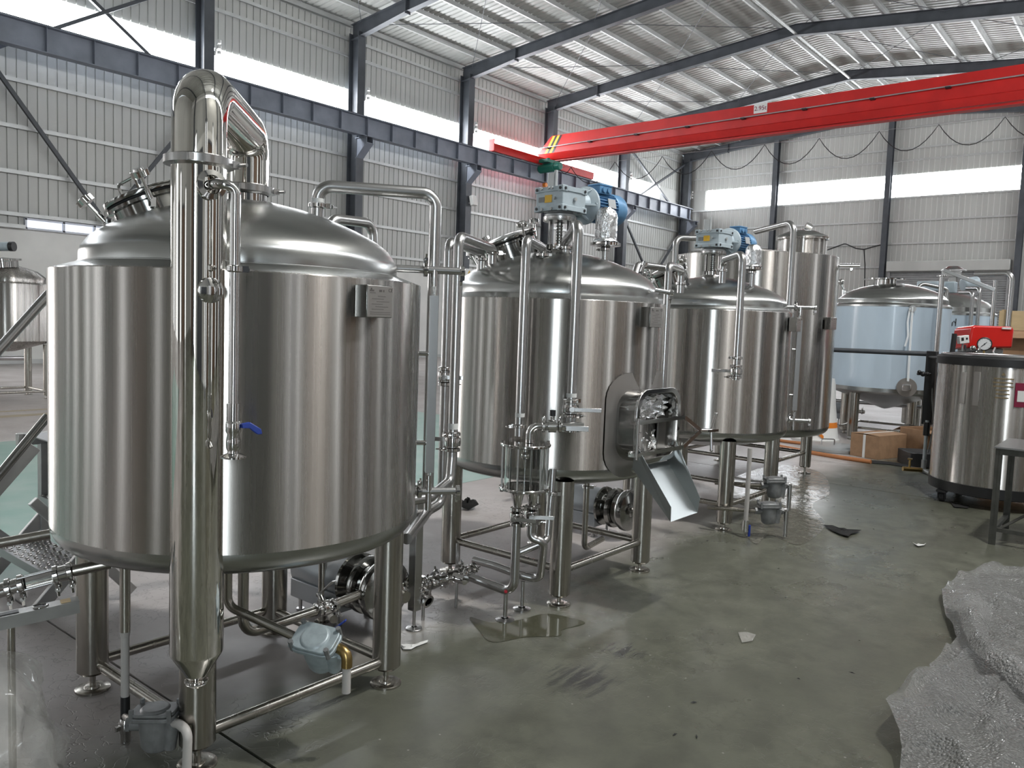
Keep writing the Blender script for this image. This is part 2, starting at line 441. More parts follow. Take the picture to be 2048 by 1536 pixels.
for z in (5.14, 6.34, 7.50, 8.66, 10.55, 11.15, 12.2):
    L_ = YW-YR-.2 if z < 11.8 else 2*(12-(z-12.05)*10+8)*.5
    if z > 11.8:
        MB().box((XE-.06, 12, z), (.07, 16, .09)).build('girt', M['girt'], wb, smooth=0)
    elif z == 5.14:
        MB().box((XE-.06, 18, z), (.07, 12, .09)).build('girt', M['girt'], wb, smooth=0)
    else: inst('girt', gm2, wb, (XE-.06, (YR+YW)/2, z))
wq = MB().box((XR-.11, (YR+YW)/2, 6.4), (.2, YW-YR, 12.8)).build('wall_rear', M['sheet'], None, smooth=0)
tag(wq, kind='structure')

# unseen glowing panes and boards added on the rear wall to streak tank reflections
for k, (yd, w_, zt_, mm) in enumerate(((1.2, .6, 3.2, 'doorpane'), (3.2, 1.8, 2.8, 'board'), (5.4, .8, 3.6, 'doorpane'), (7.4, 1.2, 3.0, 'frame'), (9.4, 1.6, 4.2, 'doorpane'), (11.8, 1.2, 4.2, 'doorpane'), (14.0, .9, 4.2, 'board'), (16.0, 1.8, 4.2, 'doorpane'), (18.8, .8, 3.2, 'frame'), (21.0, 1.6, 4.2, 'doorpane'))):
    dd = tag(MB().box((XR+.05, yd-w_/2-.04, zt_/2), (.12, .08, zt_)).box((XR+.05, yd+w_/2+.04, zt_/2), (.12, .08, zt_)).box((XR+.05, yd, zt_+.04), (.12, w_+.16, .08)).build('door_%d' % (k+20), M['frame'], None, smooth=0), kind='structure')
    MB().box((XR+.03, yd, zt_/2), (.04, w_, zt_)).build('door_leaf', M[mm], dd, smooth=0)
# clerestory windows, one per bay, glazed with translucent ribbed panes
pane_m = ribbed(8.74, 9.84, .98, .245).mesh('pane', M['glow'], 0)
wn = [0]
pane_d = ribbed(8.74, 9.84, .98, .245).mesh('pane', M['glowdim'], 0)
PANES = {}
def pane_mesh(w, m):
    k = (round(w, 3), m)
    if k not in PANES: PANES[k] = ribbed(8.74, 9.84, w-.012, (w-.012)/4).mesh('pane', M[m], 0)
    return PANES[k]
def band(p0, dirx, n, rot, fill_band=0):
    wn[0] += 1
    w = bpy.data.objects.new('window_%d' % wn[0], None); COL.objects.link(w); w.location = p0; OFF[w.name] = Vector(p0); tag(w, kind='structure')
    for i in range(n):
        inst('pane', pane_mesh(hypot(*dirx), 'glowdim' if fill_band else 'glow'), w, (p0[0]+dirx[0]*i, p0[1]+dirx[1]*i, 0), (0, 0, rot))
FX = [-4.7, 1.3, 7.3, 13.3, 19.2, 25.05, 30.9, 37.5, 44.6]
for a, b_ in zip([XR]+FX[:-1], FX):
    e_ = 42.3 if b_ > 44 else b_
    n = int(e_-a-.1); wd = (e_-a-.02)/n
    if b_ > -4: band((a+.01+wd, YW-.01, 8.7), (wd, 0), n, pi)
    if b_ > 2: band((a+.01, YR+.01, 8.7), (wd, 0), n, 0, 1)  # out of view, added as fill light for the left wall
MB().box((43.6, YW-.01, 9.29), (2.7, .04, 1.15)).build('wall_corner_sheet', M['sheet'], wl, smooth=0)
for y0, y1, n in ((18.02, 22.3, 4), (12.02, 17.98, 6), (6.02, 11.98, 6), (.02, 5.98, 6)):
    band((XE-.01, y0, 8.7), (0, (y1-y0)/n), n, pi/2)
wn[0] += 1
sw = MB()
for (cx, cz, sx_, sz_) in ((9.7, 3.885, 2.6, .05), (9.7, 3.635, 2.6, .05), (8.43, 3.76, .05, .28), (9.38, 3.76, .06, .28), (10.2, 3.76, .06, .28), (10.97, 3.76, .05, .28)):
    sw.box((cx, YW-.04, cz), (sx_, .12, sz_))
swo = tag(sw.build('window_%d' % wn[0], M['bluewhite'], None, smooth=0), kind='structure')
M['sidepane'] = mat('frosted_side_pane', (.75, .8, .9), 0, .4, emit=.8, ecol=(.82, .87, 1.0))
for cx, w_ in ((8.91, .88), (9.79, .76), (10.6, .74)): MB().box((cx, YW-.02, 3.76), (w_, .02, .2)).build('pane', M['sidepane'], swo, smooth=0)
tag(MB().box((3.6, YW-.08, 3.66), (9.6, .16, .10)).build('trim_1', M['girt'], None, smooth=0), kind='structure')
tag(MB().box(((XR+XE)/2, YW-.03, .06), (XE-XR, .06, .12)).build('baseboard_left', M['girt'], None, smooth=0), kind='structure')

# roller door in the end wall
d1 = bpy.data.objects.new('door_1', None); COL.objects.link(d1); d1.location = (XE-.2, 9.0, 0); OFF[d1.name] = Vector(d1.location); tag(d1, kind='structure')
MB().box((XE-.3, 9.02, 5.14), (.6, 5.5, .52)).build('roller_housing', M['sheet'], d1, bevel=.04)
cur = MB(); pr = []
z = 0
while z < 4.88: pr += [(0, z), (.035, z+.03), (.035, z+.07), (0, z+.10)]; z += .115
cv = []
for (d, zz) in pr: cv += [(XE-.12-d, 6.4, zz), (XE-.12-d, 11.65, zz)]
cur.add(cv, [(2*i, 2*i+1, 2*i+3, 2*i+2) for i in range(len(pr)-1)]); cur.build('roller_curtain', M['galv'], d1, smooth=0)
for yy in (6.33, 11.72): MB().box((XE-.15, yy, 2.45), (.2, .14, 4.9)).build('guide_rail', M['galv'], d1, smooth=0)

# ------------------------------------------------------------------ roof
roof = MB()
roof.prism([(XR, YR, roof_z(YR)+.27), (XR, 12, 13.52), (XR, YW+.2, roof_z(YW)+.27), (XR, YW+.2, roof_z(YW)+.33), (XR, 12, 13.58), (XR, YR, roof_z(YR)+.33)], (XE-XR+.2, 0, 0))
roof = tag(roof.build('ceiling', M['roof'], None, smooth=0), kind='structure')
def roof_sheet(y0, y1):
    mb = MB(); pr = []
    for i in range(4):
        a = i*.25; pr += [(a, 0), (a+.15, 0), (a+.175, .035), (a+.225, .035)]
    pr += [(1.0, 0)]
    vs = []
    for (x, d) in pr: vs += [(x, y0, roof_z(y0)+.215+d), (x, y1, roof_z(y1)+.215+d)]
    mb.add(vs, [(2*i, 2*i+1, 2*i+3, 2*i+2) for i in range(len(pr)-1)])
    return mb.mesh('roof_sheet', M['roof'], 0)
r1, r2 = roof_sheet(12.0, YW+.15), roof_sheet(YR, 12.0)
x = XR
while x < XE-.4:
    inst('roof_sheet', r1, roof, (x, 0, 0)); inst('roof_sheet', r2, roof, (x, 0, 0)); x += 1.0
pm = {}
def purlin(y, h=.19):
    s = 1 if y > 12 else -1
    mb = MB(); z = roof_z(y)
    mb.box(((XR+XE)/2, y, z+h/2+.01), (XE-XR, .012, h)).box(((XR+XE)/2, y-s*.03, z+.016), (XE-XR, .07, .012)).box(((XR+XE)/2, y+s*.03, z+h+.004), (XE-XR, .07, .012))
    mb.build('purlin', M['girt'], roof, smooth=0)
for k in range(10):
    for s in (1, -1):
        yy = 12+s*(.68+1.25*k)
        if YR+.2 < yy < YW: purlin(yy)
MB().cyl((XR, 12.0, 12.9), (XE, 12.0, 12.9), .055, n=10).build('ridge_tube', M['girt'], roof)
rod = []
for a, b_ in zip(FX[2:-1], FX[3:]):
    for (ya, yb) in ((23.2, 17.2), (17.2, 12.2), (11.8, 6.8), (6.8, .8)):
        for q in ((ya, yb), (yb, ya)):
            MB().cyl((a+.1, q[0], roof_z(q[0])-.12), (b_-.1, q[1], roof_z(q[1])-.12), .012, n=6).build('roof_tie_rod', M['brace'], roof)

# ------------------------------------------------------------------ steel frames
ORD = ['standing behind the near kettle', 'second along, left of the crane', 'third along, just left of the crane carriage', 'fourth along, behind the crane carriage', 'fifth along, right of the green hoist']
def ibeam(mb, p0, p1, w, h, tf=.02, tw=.014, up=(0, 0, 1)):
    p0, p1 = Vector(p0), Vector(p1); a = (p1-p0).normalized(); u = Vector(up); y = u.cross(a).normalized(); z = a.cross(y)
    mb.bar(p0, p1, tw, h-2*tf, up); mb.bar(p0+z*(h-tf)/2, p1+z*(h-tf)/2, w, tf, up); mb.bar(p0-z*(h-tf)/2, p1-z*(h-tf)/2, w, tf, up)
    return mb
def column(parent, x, y, z1, side):
    mb = ibeam(MB(), (x, y, 0), (x, y, z1), .34, .52, up=(0, side, 0))
    return mb.build('column', M['frame'], parent, smooth=0)
for i, x in enumerate(FX):
    vis = i-3
    if i == len(FX)-1: lab = 'dark grey steel end frame in the far corner against the back wall'
    elif 0 <= vis < 5: lab = 'dark grey steel portal frame with roof beam, '+ORD[vis]
    else: lab = ['dark grey steel portal frame at the rear of the hall, behind the camera', 'dark grey steel portal frame of the bay level with the near kettle', 'dark grey steel portal frame left of all visible columns, at the frame edge'][i]
    fr = thing('portal_frame', lab, 'steel frame', (x, 23.5, 0), 'portal frames of the hall')
    column(fr, x, 23.52, 11.75, 1); column(fr, x, YR+.4, 11.3, 1)
    for (ya, yb) in ((23.78, 12.0), (YR+.2, 12.0)):
        s = 1 if ya > 12 else -1
        za, zb = roof_z(ya), roof_z(yb); d0, d1_ = .56, .42
        ym = 12+s*8.9; zm = roof_z(ym)
        mb = MB()
        def flange(q0, q1, z0, z1_): mb.prism([(x-.12, q0, z0), (x+.12, q0, z0), (x+.12, q1, z1_), (x-.12, q1, z1_)], (0, 0, .018))
        flange(ya, yb, za-.018, zb-.018)
        flange(ya, ym, za-d0, zm-d1_); flange(ym, yb, zm-d1_, zb-d1_)
        mb.prism([(x-.006, ya, za), (x-.006, ya, za-d0), (x-.006, ym, zm-d1_), (x-.006, yb, zb-d1_), (x-.006, yb, zb)], (.012, 0, 0))
        mb.build('rafter', M['frame'], fr, smooth=0)
        MB().prism([(x-.12, ym, zm-.01), (x+.12, ym, zm-.01), (x+.12, ym, zm-d1_-.06), (x-.12, ym, zm-d1_-.06)], (0, .03*s, 0)).build('splice_plate', M['frame'], fr, smooth=0)
        for k in range(1, 9, 2):
            yy = 12+s*(.68+1.25*k)
            MB().bar((x+.06, yy, roof_z(yy)-.38), (x+.62, yy, roof_z(yy)+.05), .03, .03).build('fly_brace', M['brace'], fr, smooth=0)
    if i < len(FX):
        mb = MB().prism([(x-.15, 23.3, 7.30), (x-.15, 23.3, 7.98), (x-.15, 22.72, 7.98), (x-.15, 22.72, 7.80)], (.02, 0, 0))
        mb.prism([(x+.15, 23.3, 7.30), (x+.15, 23.3, 7.98), (x+.15, 22.72, 7.98), (x+.15, 22.72, 7.80)], (-.02, 0, 0))
        mb.box((x, 22.98, 8.0), (.36, .7, .03)).prism([(x-.17, 23.3, 7.28), (x+.17, 23.3, 7.28), (x+.17, 22.72, 7.78), (x-.17, 22.72, 7.78)], (0, 0, .02))
        mb.build('bracket', M['beam'], fr, smooth=0)
        mb = MB()
        for k in range(3):
            mb.cyl((x+.32, 23.25, 9.45+.16*k), (x+.32, 23.25, 9.55+.16*k), .06, n=10)
        mb.bar((x+.2, 23.3, 9.4), (x+.32, 23.3, 9.9), .05, .05)
        mb.build('insulator', M['tape'], fr)
for y in (18.0, 12.0, 6.0, 0.0):
    nm = {18.0: 'left of three on the back wall', 12.0: 'middle of the back wall, left of the roller door', 6.0: 'right of the roller door on the back wall', 0.0: 'at the right end of the back wall'}[y]
    solo(ibeam(MB(), (XE-.35, y, 0), (XE-.35, y, roof_z(y)-.4), .26, .36, up=(1, 0, 0)), 'wall_column', M['frame'], 'slim dark grey steel wall column, '+nm, 'column', 'wall columns of the back wall', smooth=0)
def brace(p0, p1, lab, grp, w=.10):
    solo(MB().bar(p0, p1, w, .10), 'wall_brace', M['brace'], lab, 'brace', grp, smooth=0)
g_ = 'crossed wall braces of the left wall'
brace((7.5, 23.68, 11.7), (13.1, 23.68, 8.0), 'diagonal steel wall brace falling right across the window band at upper left', g_)
brace((13.1, 23.6, 11.5), (7.5, 23.6, 7.95), 'diagonal steel wall brace rising right across the window band at upper left', g_)
brace((7.5, 23.68, 7.8), (10.4, 23.68, 4.0), 'diagonal steel wall brace falling to the small side window above the near kettle', g_)
brace((13.1, 23.68, 7.6), (10.4, 23.68, 4.0), 'diagonal steel wall brace rising from the near kettle dome to the first column', g_)
g_ = 'crossed wall braces in the far bay'
brace((37.8, 23.68, 11.5), (44.4, 23.68, 8.2), 'upper diagonal brace in the far corner bay falling right', g_)
brace((44.4, 23.6, 11.4), (38.0, 23.6, 8.2), 'upper diagonal brace in the far corner bay rising right', g_)
brace((37.8, 23.68, 7.7), (41.2, 23.68, 4.2), 'lower diagonal brace in the far corner bay falling right', g_)
brace((44.4, 23.68, 7.3), (41.2, 23.68, 4.2), 'lower diagonal brace in the far corner bay rising right', g_)
# runway beam with stiffeners
rb = thing('crane_runway_beam', 'blue grey steel crane runway beam along the left wall', 'beam', (20, 23.0, 8.05))
MB().box((17.7, 23, 8.06), (53.3, .30, .022)).build('bottom_flange', M['beam'], rb, smooth=0)
MB().box((17.7, 23, 8.71), (53.3, .32, .022)).build('top_flange', M['beam'], rb, smooth=0)
MB().box((17.7, 23, 8.385), (53.3, .012, .63)).build('web', M['beam'], rb, smooth=0)
MB().box((17.7, 23, 8.755), (53.3, .06, .06)).build('rail', M['frame'], rb, smooth=0)
sm = MB().box((0, 0, 0), (.012, .27, .62)).mesh('stiffener', M['beam'], 0)
x = 8.6-1.18*14
while x < 44.2: inst('stiffener', sm, rb, (x, 23, 8.385)); x += 1.18

# ------------------------------------------------------------------ crane
CX = 30.0
cr = thing('overhead_crane', 'red single girder overhead crane spanning the hall', 'crane', (CX, 23.0, 8.8))
gb = MB()
gb.prism([(CX-.20, 23.45, 9.32), (CX-.20, 22.75, 10.02), (CX-.20, 22.6, 10.12), (CX-.20, .6, 10.2), (CX-.20, .6, 9.42), (CX-.20, 22.9, 9.32)], (.40, 0, 0))
gb.build('girder', M['red'], cr, smooth=0)
MB().prism([(CX-.26, 23.3, 9.34), (CX-.30, 23.3, 9.30), (CX-.14, 23.2, 9.06), (CX+.14, 23.2, 9.06), (CX+.30, 23.3, 9.30), (CX+.26, 23.3, 9.34)], (0, -22.7, .06)).build('lower_box', M['red'], cr, smooth=0)
MB().box((CX, 12.1, 9.0), (.34, 22.2, .03)).box((CX, 12.1, 9.05), (.05, 22.2, .09)).build('hoist_track', M['red'], cr, smooth=0)
MB().box((CX-.1, 23.0, 8.96), (7.6, .26, .34)).box((CX-3.9, 23, 9.06), (.03, .32, .5)).build('end_carriage', M['red'], cr, bevel=.015)
for dx in (-3.0, 3.0): MB().cyl((CX+dx, 22.96, 8.93), (CX+dx, 23.04, 8.93), .14, n=20).build('wheel', M['frame'], cr)
for k, c in ((0, 'yellow'), (1, 'black'), (2, 'yellow'), (3, 'black')):
    y0 = 22.55-.13*k
    MB().prism([(CX-.206, y0, 10.10), (CX-.206, y0-.13, 10.10), (CX-.206, y0+.33, 9.34), (CX-.206, y0+.46, 9.34)], (.005, 0, 0)).build('warning_stripe', M[c], cr, smooth=0)
MB().cyl((CX-.34, 23.2, 9.60), (CX-.34, .6, 9.85), .022, n=8).build('conductor_pipe', M['galv'], cr)
cb = MB().box((0, 0, 0), (.20, .16, .05)).mesh('pipe_bracket', M['black'], 0)
for k in range(10): inst('pipe_bracket', cb, cr, (CX-.28, 22.8-2.35*k, 9.57+.026*k))
pl = MB().box((CX-.212, 12.76, 10.0), (.012, .52, .36)).build('capacity_plate', M['white'], cr, smooth=0)
def text(name, body, size, mat_, parent, loc, xdir, ydir, depth=.002):
    cu = bpy.data.curves.new(name, 'FONT'); cu.body = body; cu.size = size; cu.extrude = depth; cu.align_x = 'CENTER'; cu.align_y = 'CENTER'
    o = bpy.data.objects.new(name, cu); COL.objects.link(o)
    X_ = Vector(xdir).normalized(); Y_ = Vector(ydir).normalized(); Z_ = X_.cross(Y_)
    dg = bpy.context.evaluated_depsgraph_get()
    me = bpy.data.meshes.new_from_object(o.evaluated_get(dg)); bpy.data.objects.remove(o); me.materials.clear(); me.materials.append(mat_)
    ob = bpy.data.objects.new(name, me); COL.objects.link(ob)
    off = OFF.get(parent.name, Vector())
    ob.parent = parent; OFF[ob.name] = off
    ob.matrix_local = Matrix.Translation(Vector(loc)-off) @ Matrix((X_, Y_, Z_)).transposed().to_4x4()
    return ob
text('capacity_lettering', '2.95t', .235, M['maroon'], pl, (CX-.222, 12.76, 9.99), (0, -1, 0), (0, 0, 1))
# festoon cable and its wire
mb = MB(); ys_ = [23.0, 22.35, 19.93, 17.54, 15.27, 13.02, 10.9, 8.77, 6.83, 4.86, 2.9, 1.0]
pts = []
for a, b_ in zip(ys_[:-1], ys_[1:]):
    sag = .85*min(1, abs(a-b_)/2.1)
    for k in range(10):
        t = k/10; pts.append((31.0, a+(b_-a)*t, 8.9-sag*4*t*(1-t)))
mb.tube(pts, .016, n=6)
fe = thing('festoon_cable', 'thin dark cable hanging in loops behind the red crane', 'cable', (31.0, 23, 8.9))
mb.build('cable', M['rubber'], fe)
MB().cyl((31.0, 23.2, 8.93), (31.0, .8, 8.93), .007, n=6).build('wire', M['galv'], fe)
# hoist
ho = thing('electric_hoist', 'green electric wire rope hoist hanging below the red crane girder', 'hoist', (CX-.1, 22.9, 8.5))
MB().cyl((CX-.75, 22.80, 8.55), (CX-.75, 21.95, 8.58), .20, n=20).cyl((CX-.75, 21.95, 8.58), (CX-.75, 21.65, 8.59), .17, n=20).build('drum_housing', M['green'], ho, bevel=.02)
MB().box((CX-.45, 22.45, 8.86), (1.1, .5, .14)).cyl((CX-.86, 22.62, 8.97), (CX-.86, 22.62, 8.88), .09).cyl((CX-.86, 22.28, 8.97), (CX-.86, 22.28, 8.88), .09).build('trolley', M['green'], ho, bevel=.01)
MB().cyl((CX-.75, 22.80, 8.55), (CX-.75, 22.86, 8.55), .15, n=20).build('end_cap', M['trapdark'], ho)
MB().cyl((CX-.75, 22.52, 8.4), (CX-.75, 22.52, 7.85), .012, n=6).cyl((CX-.71, 22.47, 8.4), (CX-.71, 22.47, 7.85), .012, n=6).build('rope', M['rubber'], ho)
MB().box((CX-.73, 22.5, 7.7), (.12, .12, .3)).cyl((CX-.73, 22.42, 7.82), (CX-.73, 22.58, 7.82), .1).build('hook_block', M['orange'], ho, bevel=.01)
MB().tube([(CX-.73, 22.5, 7.55), (CX-.73, 22.5, 7.46), (CX-.73, 22.58, 7.38), (CX-.73, 22.5, 7.30), (CX-.73, 22.42, 7.36)], .022, .05, n=8).build('hook', M['trapdark'], ho)

# ------------------------------------------------------------------ fittings shared by the tanks and the pipework
def clamp(parent, c, axis, r, wing=None, name='clamp', m='chrome'):
    """Two ferrules held by a hinged clamp band with a wing nut."""
    a = Vector(axis).normalized(); c = Vector(c)
    mb = MB().lathe([(r*.9, -.012), (r*1.30, -.010), (r*1.52, -.007), (r*1.52, .007), (r*1.30, .010), (r*.9, .012)], c, 28, a)
    w = Vector(wing) if wing else a.orthogonal()
    w = (w-a*w.dot(a)).normalized(); s = a.cross(w)
    mb.box(c+w*(r*1.52+.006), (.02, .02, .02), Matrix((w, s, a)).transposed())
    p = c+w*(r*1.52+.012)
    mb.cyl(p-s*.006, p+s*.045, .0042, n=8)
    for k in (-1, 1): mb.bar(p+s*.030, p+s*.042+w*k*.022, .008, .006)
    mb.cyl(p+s*.024, p+s*.036, .009, n=10)
    return mb.build(name, M[m], parent)
def butterfly(parent, c, axis, r, hdir, hl=.13, name='butterfly_valve', clamps=True, tilt=0.0):
    """Valve disc body between two clamps, with a flat lever handle as its sub-part."""
    a = Vector(axis).normalized(); c = Vector(c); h = Vector(hdir); h = (h-a*h.dot(a)).normalized(); s = a.cross(h)
    mb = MB().lathe([(r, -.022), (r*1.55, -.020), (r*1.62, -.008), (r*1.62, .008), (r*1.55, .020), (r, .022)], c, 26, a)
    for k in range(4):
        q = h*cos(pi/4+k*pi/2)+s*sin(pi/4+k*pi/2); mb.cyl(c+q*r*1.35-a*.028, c+q*r*1.35+a*.028, .005, n=8)
    mb.cyl(c-s*(r*1.3), c-s*(r*1.62+.03), .012, n=12)
    b = mb.build(name, M['chrome'], parent)
    p = c-s*(r*1.62+.034)
    MB().bar(p-h*.015, p+h*hl+a*tilt, .022, .006, up=s).cyl(p-s*.008, p+s*.008, .015, n=14).build('lever_handle', M['pipe'], b, bevel=.0015)
    if clamps:
        for k in (-1, 1): clamp(parent, c+a*k*.040, a, r, h+s*.6*k)
    return b
def foot(parent, x, y, z1, r=.068):
    MB().lathe([(0, 0), (r, 0), (r, .009), (r-.003, .011), (.030, .0115), (.028, .020), (.0125, .021), (.0125, z1), (0, z1)], (x, y, 0), 28).build('levelling_foot', M['leg'], parent)
def leg(parent, x, y, z0, z1, r=.0615):
    l = MB().lathe([(0, z0), (r-.012, z0), (r, z0+.012), (r, z1)], (x, y, 0), 32).build('leg', M['leg'], parent)
    off = OFF[l.name]
    foot(l, x, y, z0+.01)
    return l
def knob(parent, c, axis, r=.033, L_=.09, name='star_knob'):
    a = Vector(axis).normalized(); c = Vector(c); t = a.orthogonal().normalized(); b = a.cross(t)
    mb = MB().cyl(c, c+a*L_, .007, n=10).cyl(c+a*.004, c+a*.04, .011, n=10)
    top = c+a*L_; n = 40
    poly = [(t*cos(2*pi*i/n)+b*sin(2*pi*i/n))*(r*(1+.10*cos(8*2*pi*i/n))) for i in range(n)]
    mb.prism([top+p for p in poly], a*.022); mb.lathe([(r*.6, .022), (r*.5, .03), (0, .03)], top, 20, a)
    mb.box(c-a*.01, (.02, .02, .035))
    return mb.build(name, M['chrome'], parent)
def manway(parent, c, axis, r, h, lid='chromed', knobs=(0, 90, 180, 270), handle=None):
    a = Vector(axis).normalized(); c = Vector(c)
    t = a.orthogonal().normalized(); b = a.cross(t)
    MB().lathe([(r, -.08), (r, h), (r+.018, h+.004), (r+.018, h+.016), (r, h+.018)], c, 44, a).build('manway_neck', M['chromed'], parent)
    MB().torus(c+a*(h+.024), a, r+.004, .007).build('gasket', M['rubber'], parent)
    l = MB().lathe([(0, h+.028), (r+.02, h+.028), (r+.022, h+.034), (r+.02, h+.046), (r-.01, h+.050), (r*.6, h+.062), (0, h+.070)], c, 44, a).build('manway_lid', M[lid], parent)
    for k in knobs:
        q = t*cos(radians(k))+b*sin(radians(k))
        knob(l, c+q*(r+.035)+a*(h-.01), a+q*.35)
    if handle is not None:
        q = t*cos(radians(handle))+b*sin(radians(handle)); s = a.cross(q)
        p = c+a*(h+.055)+q*r*.45
        MB().tube([p-s*.05, p-s*.05+a*.05, p+s*.05+a*.05, p+s*.05], .006, .012, n=8).build('lid_handle', M['chrome'], parent if l is None else l)
def frame_bars(parent, cx, cy, h, z, r=.021, name='brace_bar'):
    P = [(cx-h, cy-h), (cx+h, cy-h), (cx+h, cy+h), (cx-h, cy+h)]
    for a, b in zip(P, P[1:]+P[:1]): MB().cyl((*a, z), (*b, z), r, n=18).build(name, M['leg'], parent)
def nameplate(parent, p, nrm, w=.125, h=.115, mark='CE'):
    n = Vector(nrm).normalized(); p = Vector(p); s = Vector((0, 0, 1)).cross(n).normalized(); up = Vector((0, 0, 1))
    R = Matrix((s, up, n)).transposed()
    br = MB().box(p-n*.03, (w, h, .06), R).build('nameplate_bracket', M['chromed'], parent, bevel=.002)
    pl = MB().box(p+n*.002, (w*.97, h*.96, .004), R).build('nameplate', M['plate'], br, bevel=.001)
    def ln(u, v, a, b): return MB().box(p+n*.0045+s*u*w+up*v*h, (a*w, b*h, .001), R)
    e = MB()
    for (u, v, a, b) in ((-.34, .33, .16, .05), (-.36, .38, .05, .06), (0.0, .33, .10, .07), (.12, .33, .04, .07), (-.30, .26, .2, .02), (.05, .16, .3, .018), (-.1, .08, .45, .014), (.1, 0, .5, .014), (-.12, -.08, .42, .014), (.06, -.16, .5, .014), (-.1, -.24, .46, .014), (0, -.33, .8, .012), (0, -.39, .8, .012)):
        m_ = ln(u, v, a, b); e.add(m_.v, m_.f)
    e.build('engraving', M['etch'], br, smooth=0)
    text('engraving', mark, .018, M['etch'], br, tuple(p+n*.0045+s*w*.40+up*h*.36), s, up, .0006)
def head_profile(r, z0, z1, neck=.0):
    """Torispherical head: short rim, knuckle, crown."""
    H = z1-z0
    return [(r, z0-.045), (r, z0), (r*.985, z0+.10*H), (r*.94, z0+.25*H), (r*.86, z0+.40*H), (r*.74, z0+.55*H), (r*.58, z0+.71*H), (r*.40, z0+.85*H), (r*.22, z0+.95*H), (r*.1, z0+.985*H), (neck, z1)]
def tank_body(parent, cx, cy, R, Rd, zt=1.738, zb=.785, zd=1.808, za=2.055, shell='shell', dome='dome'):
    MB().lathe([(R, zb), (R, zb+.002), (R, zt-.085), (R, zt-.004), (R-.004, zt)], (cx, cy, 0), 128).build('shell', M[shell], parent)
    MB().lathe([(R-.004, zt), (Rd+.008, zt+.030), (Rd, zt+.030)], (cx, cy, 0), 128, ).build('shoulder_ring', M[dome], parent)
    MB().torus((cx, cy, zt+.031), (0, 0, 1), Rd+.003, .0035, 96, 6).build('weld_bead', M['dome'], parent)
    MB().lathe(head_profile(Rd, zd, za), (cx, cy, 0), 128).build('dome', M[dome], parent)
    k = [(R, zb)]
    for i in range(1, 9):
        a = i/8*pi/2; k.append((R-.085+.085*cos(a), zb-.085*sin(a)*1.02))
    k += [(R*.6, zb-.135), (R*.3, zb-.17), (.03, zb-.19), (0, zb-.19)]
    MB().lathe(k, (cx, cy, 0), 128).build('bottom_head', M['dome'], parent)

# ------------------------------------------------------------------ near kettle
K1 = V(1.87, 2.97, 0)
k1 = thing('brew_kettle', 'nearest stainless steel brew kettle with nameplate and no motor on its dome', 'tank', K1, 'brewhouse tanks on four legs')
tank_body(k1, K1.x, K1.y, .715, .612)
for (sx, sy) in ((-1, -1), (1, -1), (1, 1), (-1, 1)): leg(k1, K1.x+sx*.44, K1.y+sy*.42, .075, .72)
frame_bars(k1, K1.x, K1.y, .43, .115)
manway(k1, (1.60, 3.19, 1.965), (-.34, .22, .92), .145, .055, knobs=(20, 110, 200, 290), handle=150)
MB().cyl((1.87, 2.97, 2.03), (1.87, 2.97, 2.095), .079, n=40).build('vapour_nozzle', M['chrome'], k1)
pd = V(.06, -.998, 0).normalized()
nameplate(k1, V(1.87, 2.97, 1.655)+pd*.775, pd)
def nozzle(parent, p0, p1, r, name='nozzle', m='chrome'):
    return MB().cyl(p0, p1, r, n=20).build(name, M[m], parent)
def gauge_set(root_tank, c, R, rd, zt):
    """Sight gauge: upright channel with two stand-off stubs, on the tank's right hand side."""
    d = Vector(rd).normalized(); s = V(0, 0, 1).cross(d); n = Vector((d.x, d.y, 0))
    g = c+n*(R+.060)
    R3 = Matrix((n, s, V(0, 0, 1))).transposed()
    mb = MB()
    z0, z1 = .93, 1.70
    mb.box(g+V(0, 0, (z0+z1)/2)-s*.022, (.034, .003, z1-z0), R3).box(g+V(0, 0, (z0+z1)/2)+n*.017, (.003, .044, z1-z0), R3).box(g+V(0, 0, (z0+z1)/2)-n*.017, (.003, .044, z1-z0), R3)
    mb.build('gauge_channel', M['pipe'], root_tank, smooth=0)
    MB().cyl(g+V(0, 0, .86), g+V(0, 0, 1.76), .010, n=12).build('gauge_tube', M['glass'], root_tank)
    for z in (1.06, 1.45): MB().cyl(c+n*(R-.02)+V(0, 0, z), g+V(0, 0, z), .011, n=14).build('gauge_bracket', M['brass'] if z > 2 else M['chrome'], root_tank)
    for z, L_ in ((1.81, .12), (.845, .13)):
        MB().cyl(c+n*(R-.12 if z > 1.7 else R-.03)+V(0, 0, z), g+n*L_+V(0, 0, z), .016, n=18).build('gauge_nozzle', M['pipe'], root_tank)
        p = g+V(0, 0, z)-n*.01
        clamp(root_tank, p-n*.03, n, .02, V(0, 0, 1)); clamp(root_tank, g+n*L_+V(0, 0, z), n, .016, V(0, 0, -1))
        MB().cyl(g+V(0, 0, z), g+V(0, 0, z+(-.07 if z > 1.7 else .07)), .017, n=16).build('gauge_union', M['chrome'], root_tank)
    MB().cyl(g+V(0, 0, .845), g+V(0, 0, .76), .014, n=14).build('drain_stub', M['chrome'], root_tank)
rt = V(.775, -.632, 0)
gauge_set(k1, K1, .715, rt, 1.74)

